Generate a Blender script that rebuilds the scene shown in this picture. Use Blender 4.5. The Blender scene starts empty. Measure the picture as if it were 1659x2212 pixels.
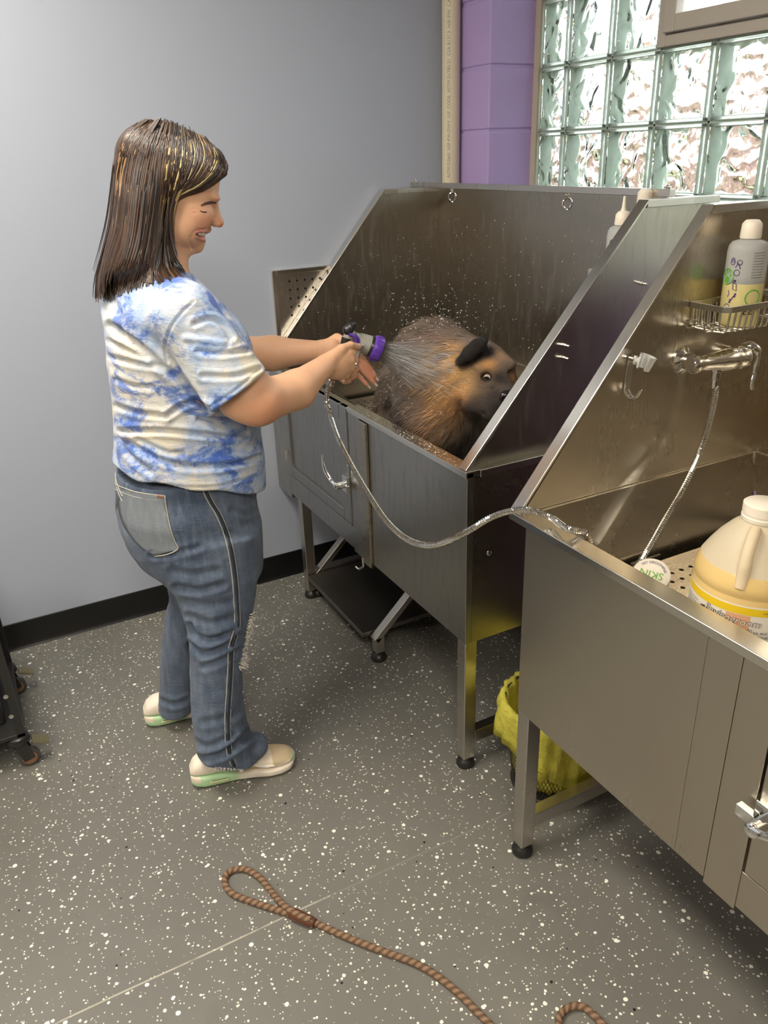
import bpy, bmesh, math, random
import numpy as np
from mathutils import Vector, Matrix
random.seed(7); rng = np.random.default_rng(11)
SC = bpy.context.scene
COL = SC.collection
PI = math.pi

# ------------------------------------------------------------------ camera
CAM = Vector((1.5007, -1.0103, 1.6491)); F_PX = 1709.807
YAW, PITCH, ROLL = 1.0927, -0.4238, -0.0347
def _basis():
    cy, sy, cp, sp = math.cos(YAW), math.sin(YAW), math.cos(PITCH), math.sin(PITCH)
    f = Vector((-sy*cp, cy*cp, sp)); r = Vector((cy, sy, 0)); u = r.cross(f)
    cr, sr = math.cos(ROLL), math.sin(ROLL)
    return f, cr*r+sr*u, -sr*r+cr*u
CF, CR, CU = _basis()
def at(u, v, ax, val):
    """world point seen at photo pixel (u, v) lying on the plane ax = val"""
    d = CF + CR*((u-829.5)/F_PX) + CU*((1106-v)/F_PX)
    k = 'xyz'.index(ax); t = (val-CAM[k])/d[k]
    return CAM + d*t
cd = bpy.data.cameras.new('camera'); cam = bpy.data.objects.new('camera', cd); COL.objects.link(cam)
m = Matrix((CR, CU, -CF)).transposed().to_4x4(); m.translation = CAM; cam.matrix_world = m
cd.sensor_fit = 'VERTICAL'; cd.sensor_height = 36.0; cd.lens = F_PX/2212*36.0; cd.clip_start = 0.02
SC.camera = cam

# ------------------------------------------------------------------ object helpers
def link(name, me, m=None, parent=None, smooth=None):
    o = bpy.data.objects.new(name, me); COL.objects.link(o)
    if m is not None and me is not None:
        for x in (m if isinstance(m, (list, tuple)) else [m]): me.materials.append(x)
    if parent is not None: o.parent = parent
    if smooth is not None and me is not None: shade(me, smooth)
    return o
def shade(me, ang=35):
    if ang >= 179:
        me.polygons.foreach_set('use_smooth', [True]*len(me.polygons)); return
    me.set_sharp_from_angle(angle=math.radians(ang))
    me.polygons.foreach_set('use_smooth', [True]*len(me.polygons))
def tag(o, label=None, cat=None, group=None, kind=None):
    if label: o['label'] = label
    if cat: o['category'] = cat
    if group: o['group'] = group
    if kind: o['kind'] = kind
    return o
def thing(name, label, cat, loc=(0, 0, 0), group=None):
    o = bpy.data.objects.new(name, None); COL.objects.link(o); o.location = loc; o.empty_display_size = .05
    return tag(o, label, cat, group)
class MB:
    """collects shapes, builds one mesh object (world coordinates)"""
    def __init__(s): s.v = []; s.f = []; s.mi = []
    def add(s, v, f, mi=0):
        b = len(s.v); s.v += [tuple(p) for p in v]; s.f += [tuple(i+b for i in q) for q in f]; s.mi += [mi]*len(f); return s
    def box(s, x0, x1, y0, y1, z0, z1, mi=0):
        v = [(x, y, z) for z in (z0, z1) for y in (y0, y1) for x in (x0, x1)]
        if (x1-x0)*(y1-y0)*(z1-z0) < 0:
            f = [(0, 1, 3, 2), (4, 6, 7, 5), (0, 4, 5, 1), (2, 3, 7, 6), (0, 2, 6, 4), (1, 5, 7, 3)]
        else:
            f = [(0, 2, 3, 1), (4, 5, 7, 6), (0, 1, 5, 4), (2, 6, 7, 3), (0, 4, 6, 2), (1, 3, 7, 5)]
        return s.add(v, f, mi)
    def bar(s, a, b, w, h, up=(0, 0, 1), mi=0):
        a = Vector(a); b = Vector(b); d = (b-a).normalized(); up = Vector(up)
        sx = d.cross(up).normalized()*(w/2); sy = sx.cross(d).normalized()*(h/2)
        v = [p+i*sx+j*sy for p in (a, b) for i, j in ((-1, -1), (1, -1), (1, 1), (-1, 1))]
        return s.add(v, [(0, 1, 2, 3), (7, 6, 5, 4), (0, 4, 5, 1), (1, 5, 6, 2), (2, 6, 7, 3), (3, 7, 4, 0)], mi)
    def prism(s, poly, axis, a, b, mi=0):
        """poly of 2D points extruded along axis between a and b"""
        def P(p, t):
            return {'x': (t, p[0], p[1]), 'y': (p[0], t, p[1]), 'z': (p[0], p[1], t)}[axis]
        n = len(poly); v = [P(p, a) for p in poly]+[P(p, b) for p in poly]
        ar = sum(poly[i][0]*poly[(i+1) % n][1]-poly[(i+1) % n][0]*poly[i][1] for i in range(n))
        fl = (ar > 0) ^ (axis == 'y') ^ (b < a)
        f = [tuple(range(n))[::-1], tuple(range(n, 2*n))]+[(i, (i+1) % n, n+(i+1) % n, n+i) for i in range(n)]
        if not fl: f = [q[::-1] for q in f]
        return s.add(v, f, mi)
    def tube(s, pts, r, n=10, cap=True, mi=0, closed=False):
        pts = [Vector(p) for p in pts]; m_ = len(pts)
        rr = r if isinstance(r, (list, tuple)) else [r]*m_
        t0 = (pts[1]-pts[0]).normalized(); ref = Vector((0, 0, 1)) if abs(t0.z) < .9 else Vector((1, 0, 0))
        nrm = t0.cross(ref).normalized(); v = []; f = []
        for i, p in enumerate(pts):
            if closed: t = (pts[(i+1) % m_]-pts[i-1]).normalized()
            else: t = (pts[min(i+1, m_-1)]-pts[max(i-1, 0)]).normalized()
            nrm = (nrm-t*nrm.dot(t)).normalized(); bn = t.cross(nrm)
            v += [p+(nrm*math.cos(2*PI*k/n)+bn*math.sin(2*PI*k/n))*rr[i] for k in range(n)]
        for i in range(m_ if closed else m_-1):
            j = (i+1) % m_
            f += [(i*n+k, i*n+(k+1) % n, j*n+(k+1) % n, j*n+k) for k in range(n)]
        if cap and not closed: f += [tuple(range(n))[::-1], tuple((m_-1)*n+k for k in range(n))]
        return s.add(v, f, mi)
    def lathe(s, prof, c, axis=(0, 0, 1), n=32, mi=0, ref=None):
        """prof: list of (radius, height) along axis from c"""
        c = Vector(c); ax = Vector(axis).normalized(); rf = Vector(ref) if ref else (Vector((1, 0, 0)) if abs(ax.x) < .9 else Vector((0, 1, 0)))
        a = (rf-ax*rf.dot(ax)).normalized(); b = ax.cross(a); v = []; f = []
        for r, h in prof: v += [c+ax*h+(a*math.cos(2*PI*k/n)+b*math.sin(2*PI*k/n))*max(r, 1e-5) for k in range(n)]
        for i in range(len(prof)-1): f += [(i*n+k, i*n+(k+1) % n, (i+1)*n+(k+1) % n, (i+1)*n+k) for k in range(n)]
        f += [tuple(range(n))[::-1], tuple((len(prof)-1)*n+k for k in range(n))]
        return s.add(v, f, mi)
    def ball(s, c, r, n=16, mi=0):
        r = r if isinstance(r, (tuple, list)) else (r, r, r); v = []; f = []
        for i in range(1, n//2):
            th = PI*i/(n//2); v += [(c[0]+r[0]*math.sin(th)*math.cos(2*PI*k/n), c[1]+r[1]*math.sin(th)*math.sin(2*PI*k/n), c[2]+r[2]*math.cos(th)) for k in range(n)]
        L = n//2-1
        for i in range(L-1): f += [(i*n+k, (i+1)*n+k, (i+1)*n+(k+1) % n, i*n+(k+1) % n) for k in range(n)]
        t = len(v); v += [(c[0], c[1], c[2]+r[2]), (c[0], c[1], c[2]-r[2])]
        f += [(t, k, (k+1) % n) for k in range(n)]+[(t+1, (L-1)*n+(k+1) % n, (L-1)*n+k) for k in range(n)]
        return s.add(v, f, mi)
    def build(s, name, m, parent=None, bevel=0, smooth=35, seg=2):
        me = bpy.data.meshes.new(name); me.from_pydata(s.v, [], s.f); me.update()
        if parent is not None:
            w = parent_world(parent); 
            if w.length > 0: me.transform(Matrix.Translation(-w))
        o = link(name, me, m, parent, smooth)
        if len(set(s.mi)) > 1: me.polygons.foreach_set('material_index', s.mi)
        if bevel:
            b = o.modifiers.new('bevel', 'BEVEL'); b.width = bevel; b.segments = seg; b.limit_method = 'ANGLE'; b.angle_limit = math.radians(40)
            b.harden_normals = True
        return o
def parent_world(p):
    w = Vector((0, 0, 0))
    while p is not None: w += p.location; p = p.parent
    return w
def spline(pts, n=8, closed=False):
    """Catmull-Rom through pts"""
    P = [Vector(p) for p in pts]; out = []; m_ = len(P)
    rng_ = range(m_) if closed else range(m_-1)
    for i in rng_:
        p1 = P[i]; p2 = P[(i+1) % m_]
        p0 = P[i-1] if (i > 0 or closed) else p1+(p1-p2); p3 = P[(i+2) % m_] if (i+2 < m_ or closed) else p2+(p2-p1)
        for k in range(n):
            t = k/n; out.append(.5*((2*p1)+(p2-p0)*t+(2*p0-5*p1+4*p2-p3)*t*t+(3*p1-p0-3*p2+p3)*t**3))
    if not closed: out.append(P[-1])
    return out
def copy_tree(o, parent=None, off=None):
    c = o.copy(); COL.objects.link(c); c.parent = parent
    if off is not None: c.location = o.location+Vector(off)
    for ch in [q for q in bpy.data.objects if q.parent == o]: copy_tree(ch, c)
    return c
def text_verts(s, size, depth=0.0):
    cu = bpy.data.curves.new('t', 'FONT'); cu.body = s; cu.size = size; cu.align_x = 'CENTER'; cu.align_y = 'CENTER'; cu.extrude = depth; cu.resolution_u = 3
    o = bpy.data.objects.new('t', cu); COL.objects.link(o); dg = bpy.context.evaluated_depsgraph_get(); dg.update()
    me = bpy.data.meshes.new_from_object(o.evaluated_get(dg)); v = [tuple(p.co) for p in me.vertices]; f = [tuple(p.vertices) for p in me.polygons]
    bpy.data.objects.remove(o); bpy.data.curves.remove(cu); bpy.data.meshes.remove(me)
    return v, f

# ------------------------------------------------------------------ materials
class N:
    def __init__(s, name):
        s.m = bpy.data.materials.new(name); s.m.use_nodes = True; s.t = s.m.node_tree; s.b = s.t.nodes['Principled BSDF']
    def n(s, typ, **kw):
        x = s.t.nodes.new(typ)
        for k, v in kw.items():
            if k.startswith('i_'):
                key = k[2:]; key = int(key) if key.isdigit() else key.replace('_', ' ')
                if hasattr(v, 'links') or isinstance(v, bpy.types.NodeSocket): s.t.links.new(v, x.inputs[key])
                else: x.inputs[key].default_value = v
            else: setattr(x, k, v)
        return x
    def l(s, a, b): s.t.links.new(a, b)
    def pos(s): return s.n('ShaderNodeNewGeometry').outputs['Position']
    def map(s, vec, scale=(1, 1, 1), rot=(0, 0, 0), loc=(0, 0, 0)):
        x = s.n('ShaderNodeMapping'); x.inputs['Scale'].default_value = scale; x.inputs['Rotation'].default_value = rot; x.inputs['Location'].default_value = loc
        s.l(vec, x.inputs['Vector']); return x.outputs[0]
    def noise(s, vec, scale=5, det=3, rough=.5, dist=0):
        x = s.n('ShaderNodeTexNoise'); s.l(vec, x.inputs['Vector']); x.inputs['Scale'].default_value = scale; x.inputs['Detail'].default_value = det
        x.inputs['Roughness'].default_value = rough; x.inputs['Distortion'].default_value = dist; return x.outputs['Fac']
    def ramp(s, fac, stops, interp='LINEAR'):
        x = s.n('ShaderNodeValToRGB'); s.l(fac, x.inputs['Fac']); r = x.color_ramp; r.interpolation = interp
        while len(r.elements) < len(stops): r.elements.new(.5)
        for e, (p, c) in zip(r.elements, stops): e.position = p; e.color = (*c, 1) if len(c) == 3 else c
        return x.outputs['Color']
    def mix(s, fac, a, b, blend='MIX'):
        x = s.n('ShaderNodeMix', data_type='RGBA', blend_type=blend)
        for k, v in ((0, fac), (6, a), (7, b)):
            if isinstance(v, bpy.types.NodeSocket): s.l(v, x.inputs[k])
            else: x.inputs[k].default_value = v if k == 0 else (*v, 1)
        return x.outputs[2]
    def math(s, op, a, b=0.0, c=0.0, clamp=False):
        x = s.n('ShaderNodeMath', operation=op, use_clamp=clamp)
        for k, v in enumerate((a, b, c)):
            if isinstance(v, bpy.types.NodeSocket): s.l(v, x.inputs[k])
            else: x.inputs[k].default_value = v
        return x.outputs[0]
    def bump(s, h, strength=.2, dist=.01):
        x = s.n('ShaderNodeBump'); s.l(h, x.inputs['Height']); x.inputs['Strength'].default_value = strength; x.inputs['Distance'].default_value = dist
        s.l(x.outputs[0], s.b.inputs['Normal']); return x
    def set(s, **kw):
        for k, v in kw.items():
            key = {'col': 'Base Color', 'rough': 'Roughness', 'metal': 'Metallic', 'trans': 'Transmission Weight', 'ior': 'IOR', 'alpha': 'Alpha', 'spec': 'Specular IOR Level',
                   'sss': 'Subsurface Weight', 'coat': 'Coat Weight', 'sheen': 'Sheen Weight', 'emit': 'Emission Color', 'es': 'Emission Strength', 'aniso': 'Anisotropic', 'coatr': 'Coat Roughness'}[k]
            if isinstance(v, bpy.types.NodeSocket): s.l(v, s.b.inputs[key])
            else: s.b.inputs[key].default_value = (*v, 1) if isinstance(v, tuple) and len(v) == 3 else v
        return s
def srgb(r, g, b):
    f = lambda c: ((c/255+.055)/1.055)**2.4 if c/255 > .04045 else c/255/12.92
    return (f(r), f(g), f(b))
def plain(name, col, rough=.5, metal=0, **kw):
    x = N(name); x.set(col=col, rough=rough, metal=metal, **kw); return x.m

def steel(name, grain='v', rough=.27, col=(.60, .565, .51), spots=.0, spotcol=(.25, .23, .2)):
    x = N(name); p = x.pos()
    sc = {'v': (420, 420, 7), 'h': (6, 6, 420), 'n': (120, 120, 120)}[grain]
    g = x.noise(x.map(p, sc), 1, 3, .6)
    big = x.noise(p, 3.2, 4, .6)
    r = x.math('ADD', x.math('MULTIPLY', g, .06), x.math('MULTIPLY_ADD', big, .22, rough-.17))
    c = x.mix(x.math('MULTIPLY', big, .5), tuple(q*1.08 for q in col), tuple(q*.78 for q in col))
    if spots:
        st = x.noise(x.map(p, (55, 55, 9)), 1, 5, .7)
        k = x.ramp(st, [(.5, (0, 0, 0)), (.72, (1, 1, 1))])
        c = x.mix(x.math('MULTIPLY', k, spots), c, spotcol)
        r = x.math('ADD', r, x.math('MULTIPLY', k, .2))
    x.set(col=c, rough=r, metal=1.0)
    h = x.math('ADD', x.math('MULTIPLY', g, .10), x.math('MULTIPLY', x.noise(p, 7, 2), 2.6))
    x.bump(h, .05, .003)
    return x.m
M = {}
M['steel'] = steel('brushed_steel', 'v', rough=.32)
M['steel_worn_shaded'] = steel('water_marked_shaded_steel', 'v', rough=.34, col=(.44, .425, .39), spots=.45)  # water marks over a base darkened for the woman's shade and dark reflections
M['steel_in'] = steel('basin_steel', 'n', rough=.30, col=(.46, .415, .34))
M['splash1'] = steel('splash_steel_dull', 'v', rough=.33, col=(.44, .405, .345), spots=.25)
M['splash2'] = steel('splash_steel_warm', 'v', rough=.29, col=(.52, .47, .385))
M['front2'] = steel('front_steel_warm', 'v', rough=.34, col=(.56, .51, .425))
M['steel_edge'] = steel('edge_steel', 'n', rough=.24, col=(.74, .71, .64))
M['steel_door_shaded'] = steel('door_steel_shaded', 'v', rough=.34, col=(.42, .415, .395), spots=.55, spotcol=(.30, .29, .27))  # same shade put into the base colour of the door, plus water marks
M['chrome'] = plain('chrome', (.82, .82, .80), .06, 1)
M['wire'] = plain('satin_wire', (.66, .64, .60), .22, 1)
M['rubber'] = plain('black_rubber', (.018, .017, .016), .35)
M['blackmetal'] = plain('black_painted_metal', (.022, .021, .020), .35)
M['dark'] = plain('hole_shade_black', (.01, .01, .01), .8)
M['whiteplastic'] = plain('white_plastic', srgb(232, 222, 205), .38, sss=.08)
M['ink_green'] = plain('green_print', srgb(96, 170, 60), .5)
M['ink_purple'] = plain('purple_print', srgb(80, 60, 120), .5)
M['ink_dark'] = plain('dark_print', srgb(60, 52, 50), .6)
M['ink_grey'] = plain('grey_print', srgb(120, 118, 112), .6)

def floor_mat():
    x = N('speckled_epoxy'); p = x.pos()
    big = x.noise(p, 1.6, 5, .6); mid = x.noise(p, 14, 4, .6)
    base = x.mix(big, srgb(102, 101, 96), srgb(126, 124, 116))
    base = x.mix(x.math('MULTIPLY', mid, .35), base, srgb(92, 90, 84))
    dirt = x.ramp(x.noise(p, 3.1, 6, .7), [(.60, (0, 0, 0)), (.80, (1, 1, 1))])
    base = x.mix(x.math('MULTIPLY', dirt, .35), base, srgb(70, 66, 60))
    warp = x.n('ShaderNodeTexNoise'); x.l(p, warp.inputs['Vector']); warp.inputs['Scale'].default_value = 160; warp.inputs['Detail'].default_value = 1
    wp = x.n('ShaderNodeVectorMath', operation='MULTIPLY_ADD'); x.l(warp.outputs['Color'], wp.inputs[0]); wp.inputs[1].default_value = (.0032,)*3; x.l(p, wp.inputs[2])
    col = base; fl = None
    for sc, thr, rad, c in ((95, .70, .24, srgb(236, 233, 218)), (52, .82, .23, srgb(240, 238, 226)), (150, .80, .28, srgb(214, 210, 196)), (45, .93, .13, srgb(30, 28, 26))):
        v = x.n('ShaderNodeTexVoronoi'); mp = x.map(wp.outputs[0], (1, 1, 0), loc=(sc*.01, sc*.017, 0)); x.l(mp, v.inputs['Vector']); v.inputs['Scale'].default_value = sc
        sep = x.n('ShaderNodeSeparateColor'); x.l(v.outputs['Color'], sep.inputs[0])
        on = x.math('GREATER_THAN', sep.outputs[0], thr)
        rr = x.math('MULTIPLY_ADD', sep.outputs[1], rad, rad*.35)
        hit = x.math('MULTIPLY', on, x.math('LESS_THAN', v.outputs['Distance'], rr))
        col = x.mix(hit, col, c); fl = hit if fl is None else x.math('MAXIMUM', fl, hit)
    sx = x.n('ShaderNodeSeparateXYZ'); x.l(p, sx.inputs[0])
    # worn light joint line running towards the tubs
    off = x.math('ABSOLUTE', x.math('SUBTRACT', sx.outputs[0], x.math('MULTIPLY_ADD', x.noise(p, 3, 2), .008, .194)))
    ln = x.math('MULTIPLY', x.math('LESS_THAN', off, .0022), x.ramp(x.noise(p, 9, 4, .8), [(.33, (.15,)*3), (.5, (1,)*3)]))
    ys = x.math('LESS_THAN', sx.outputs[1], -.52)
    col = x.mix(x.math('MULTIPLY', ln, x.math('MULTIPLY_ADD', ys, .5, .12)), col, srgb(196, 190, 172))
    x.set(col=col, rough=x.math('MULTIPLY_ADD', mid, .2, .30), spec=.45)
    x.bump(x.math('ADD', x.math('MULTIPLY', fl, .5), mid), .12, .003)
    return x.m
def wall_mat(name, c1, c2, bs=.1, sc=260):
    x = N(name); p = x.pos(); b = x.noise(p, 1.2, 3)
    x.set(col=x.mix(b, c1, c2), rough=.55, spec=.35); x.bump(x.noise(p, sc, 3, .6), bs, .002); return x.m
M['floor'] = floor_mat()
M['greywall'] = wall_mat('grey_paint', srgb(168, 175, 189), srgb(173, 180, 194), .14, 330)
M['ceil'] = wall_mat('ceiling_paint', srgb(205, 200, 190), srgb(212, 208, 198))
M['roomwall'] = wall_mat('beige_wall', srgb(150, 142, 128), srgb(160, 152, 138))
M['purple'] = wall_mat('purple_block_paint', srgb(172, 152, 204), srgb(180, 160, 210), .8, 120)
M['base'] = plain('black_vinyl', (.006, .006, .006), .3)
M['caulk'] = wall_mat('mortar_caulk', srgb(178, 166, 148), srgb(186, 176, 158), .5, 150)
M['winframe'] = plain('beige_window_frame', srgb(176, 168, 156), .45)

# ------------------------------------------------------------------ room
XW, YW = -1.385, .835          # grey wall plane, front plane of the block wall
ZC = 2.80
def struct(o): o['kind'] = 'structure'; return o
struct(MB().box(XW-.2, 4.2, -4.2, YW+.4, -.1, 0).build('floor', M['floor']))
struct(MB().box(XW-.2, 4.2, -4.2, YW+.4, ZC, ZC+.1).build('ceiling', M['ceil']))
struct(MB().box(XW-.12, XW, -4.2, YW+.3, 0, ZC).build('wall_left', M['greywall']))
struct(MB().box(4.1, 4.2, -4.2, YW+.4, 0, ZC).build('wall_right', M['roomwall']))
struct(MB().box(XW, 4.2, -4.2, -4.1, 0, ZC).build('wall_back', M['roomwall']))
# block wall with the window recess: each course a row of bevelled blocks in one mesh
WX0 = at(1053, 390, 'y', YW)[0]         # left edge of the recess
WY = at(1145, 400, 'x', WX0)[1]         # plane of the glass blocks
zA = at(1320, 123.5, 'y', WY); zB = at(1307, 277, 'y', WY); xA = at(1224, 141, 'y', WY)[0]; xD = at(1545.7, 88, 'y', WY)[0]
PITCHB = (xD-xA)/3; ZL1 = zA[2]; PZ = zA[2]-zB[2]
ZSILL = ZL1-3*PZ-.02
b = MB(); ch = PZ*1.0
zj = at(1048, 282, 'x', WX0)[2]; k0 = -int(zj/ch)-1
z = zj+k0*ch; row = 0
while z < ZC:
    z0, z1 = max(z, 0)+.004, min(z+ch, ZC)-.004
    if z1 > z0+.01:
        b.box(XW, WX0, YW, WY+.12, z0, z1)                      # jamb column left of the window
        if z1 < ZSILL+.05:
            xx = WX0+.008-(ch if row % 2 else 0)
            while xx < 4.1:
                b.box(max(xx, WX0+.008), min(xx+2*ch-.008, 4.1), YW, WY+.12, z0, min(z1, ZSILL)); xx += 2*ch
    z += ch; row += 1
wf = struct(b.build('wall_front', M['purple'], None, bevel=.007, seg=3))
g = MB().box(XW, WX0-.0045, YW+.0045, WY+.11, 0, ZC).box(WX0-.002, 4.1, YW+.0045, WY+.11, 0, ZSILL-.004)
g.build('mortar_joint', M['purple'], wf)
struct(MB().box(WX0, 4.15, WY-.03, WY+.12, ZC-.35, ZC).build('trim_1', M['purple']))
# baseboard
poly = [(XW, 0), (XW+.016, 0), (XW+.014, .004), (XW+.006, .016), (XW+.004, .105), (XW, .107)]
struct(MB().prism([(p[0], p[1]) for p in poly], 'y', -4.1, YW).build('baseboard_left', M['base'], smooth=60))

# ---- glass block window
gl = N('green_edge_glass'); gp = gl.pos()
gl.set(col=gl.mix(gl.noise(gl.map(gp, (1, 1, .25)), 30, 2), srgb(214, 230, 218), srgb(236, 244, 238)), rough=.4, trans=.9, ior=1.45); gl.bump(gl.noise(gp, 60, 2), .3, .004); M['blockedge'] = gl.m
gw = N('wavy_glass'); gp = gw.pos(); gw.set(col=(.97, 1, .98), rough=.0, trans=1.0, ior=1.45)
gw.bump(gw.noise(gp, 14, .6, .4, .8), 1.0, .034); M['wavy'] = gw.m
win = thing('window_1', None, None); win['kind'] = 'structure'
TH = .085; g0 = .006
def glass_block(x0, x1, z0, z1):
    r = MB(); w = .011
    x0 += g0/2; x1 -= g0/2; z0 += g0/2; z1 -= g0/2
    for (a, b_, c, d) in ((x0, x0+w, z0, z1), (x1-w, x1, z0, z1), (x0+w, x1-w, z0, z0+w), (x0+w, x1-w, z1-w, z1)):
        r.box(a, b_, WY, WY+TH, c, d)
    e = r.build('glass_block', M['blockedge'], win, bevel=.003)
    q = MB().box(x0+w+.0005, x1-w-.0005, WY+.004, WY+.011, z0+w+.0005, z1-w-.0005).box(x0+w+.0005, x1-w-.0005, WY+TH-.011, WY+TH-.004, z0+w+.0005, z1-w-.0005)
    q.build('pane', M['wavy'], e)
XL = at(1166, 143, 'y', WY)[0]
cols = [XL]+[xA+i*PITCHB for i in range(0, 12)]
ZV = ZL1     # the vent sash sits in the block grid above this line, right of the third column
for ci in range(len(cols)-1):
    for rj in range(-3, 3):
        z0 = ZL1+rj*PZ; z1 = z0+PZ
        if z1 > ZC-.3: continue
        if rj >= 0 and 3 <= ci < 7: continue
        if ci > 8: continue
        glass_block(cols[ci], cols[ci+1], z0, z1)
mb = MB()
mb.box(WX0, XL, WY-.005, WY+TH, ZSILL, ZC-.3)
mb.box(WX0, cols[9]+.4, WY+.02, WY+TH, ZSILL, ZL1-3*PZ)
mb.box(WX0, cols[9]+.4, WY+.02, WY+TH, ZL1+2*PZ, ZC-.3)
mb.box(cols[9], 4.15, WY, WY+TH, ZSILL, ZC-.3)
mb.build('caulk', M['caulk'], win)
mj = MB()
for cx in cols[:10]: mj.box(cx-.0035, cx+.0035, WY+.012, WY+TH-.01, ZL1-3*PZ, ZL1+2*PZ)
for j in range(-3, 3): mj.box(XL, cols[9], WY+.012, WY+TH-.01, ZL1+j*PZ-.0035, ZL1+j*PZ+.0035)
mj.build('mortar', plain('pale_mortar', srgb(205, 214, 204), .7), win)
# vent sash
vx0, vx1 = cols[3], cols[7]; vz0, vz1 = ZL1+.002, ZL1+2*PZ
def rect_frame(b, x0, x1, z0, z1, w, y0, y1):
    b.box(x0, x0+w, y0, y1, z0, z1).box(x1-w, x1, y0, y1, z0, z1).box(x0+w, x1-w, y0, y1, z0, z0+w).box(x0+w, x1-w, y0, y1, z1-w, z1); return b
fr = rect_frame(MB(), vx0, vx1, vz0, vz1, .032, WY-.012, WY+TH).build('vent_frame', M['winframe'], win, bevel=.003)
rect_frame(MB(), vx0+.034, vx1-.034, vz0+.034, vz1-.034, .045, WY-.03, WY+.03).build('sash', M['winframe'], fr, bevel=.004)
fg = N('frosted_glass'); fg.set(col=(.9, .93, .95), rough=.55, trans=1.0, ior=1.3); fg.bump(fg.noise(fg.pos(), 220, 2), .3, .002)
MB().box(vx0+.078, vx1-.078, WY-.004, WY+.002, vz0+.078, vz1-.078).build('frosted_pane', fg.m, fr)

# ---- outdoors seen through the blocks
go = N('lawn'); gp = go.pos(); go.set(col=go.mix(go.noise(gp, 2, 4), srgb(84, 88, 50), srgb(92, 84, 58)), rough=.9)
o = MB().box(-30, 30, WY+.35, 40, -.3, -.05).build('outside_lawn', go.m); o['kind'] = 'structure'
hb = bmesh.new()
for i in range(26):
    c = Vector((-9+i*.62+random.uniform(-.2, .2), 7.4+random.uniform(-.5, .5), random.uniform(.2, 1.1))); r = random.uniform(.7, 1.25)
    ret = bmesh.ops.create_icosphere(hb, subdivisions=3, radius=r, matrix=Matrix.Translation(c))
    for v in ret['verts']:
        d = (v.co-c); k = 1+.22*math.sin(d.x*13+i)*math.sin(d.y*11+2*i)*math.sin(d.z*12+i)+random.uniform(-.07, .07); v.co = c+d*k
me = bpy.data.meshes.new('hedge'); hb.to_mesh(me); hb.free()
hm = N('hedge_leaves'); gp = hm.pos(); hm.set(col=hm.ramp(hm.noise(gp, 3.5, 5, .7), [(.3, srgb(66, 44, 38)), (.5, srgb(88, 64, 58)), (.62, srgb(76, 80, 44)), (.8, srgb(120, 116, 104))]), rough=.9)
tag(link('hedge', me, hm.m, None, 30), 'reddish green hedge outdoors, blurred behind the glass block window', 'hedge')

# ---- white drain pipe in the corner
pm = N('aged_pvc'); gp = pm.pos(); pm.set(col=pm.mix(pm.noise(pm.map(gp, (9, 9, 2)), 1, 4), srgb(222, 212, 186), srgb(206, 196, 168)), rough=.42)
pc = at(975, 395, 'y', .80); PR = .0335
pipe = thing('drain_pipe', 'cream plastic drain pipe standing in the corner beside the purple block wall', 'pipe', (pc[0], .797, 0))
MB().lathe([(PR, .0), (PR, ZC)], (pc[0], .797, 0), n=40).build('pipe_body', pm.m, pipe)
v, f = text_verts('ASTM D2665  NSF-PW-DWV  U.P. CODE  ASTM D1785-21  CSA B137.3  NSF-PW  CAN ULC-S102.2  2 IN  SCH 40  PVC-1120', .016)
tx = MB(); a0 = math.atan2(-.80+CAM.y, CAM.x-pc[0])-.22
L0 = max(p[0] for p in v)
tx.add([(pc[0]+(PR+.0004)*math.cos(a0-p[1]/PR), .797+(PR+.0004)*math.sin(a0-p[1]/PR), 1.56+p[0]+L0) for p in v], [tuple(q) for q in f])
tx.build('printed_text', M['ink_grey'], pipe)
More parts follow.
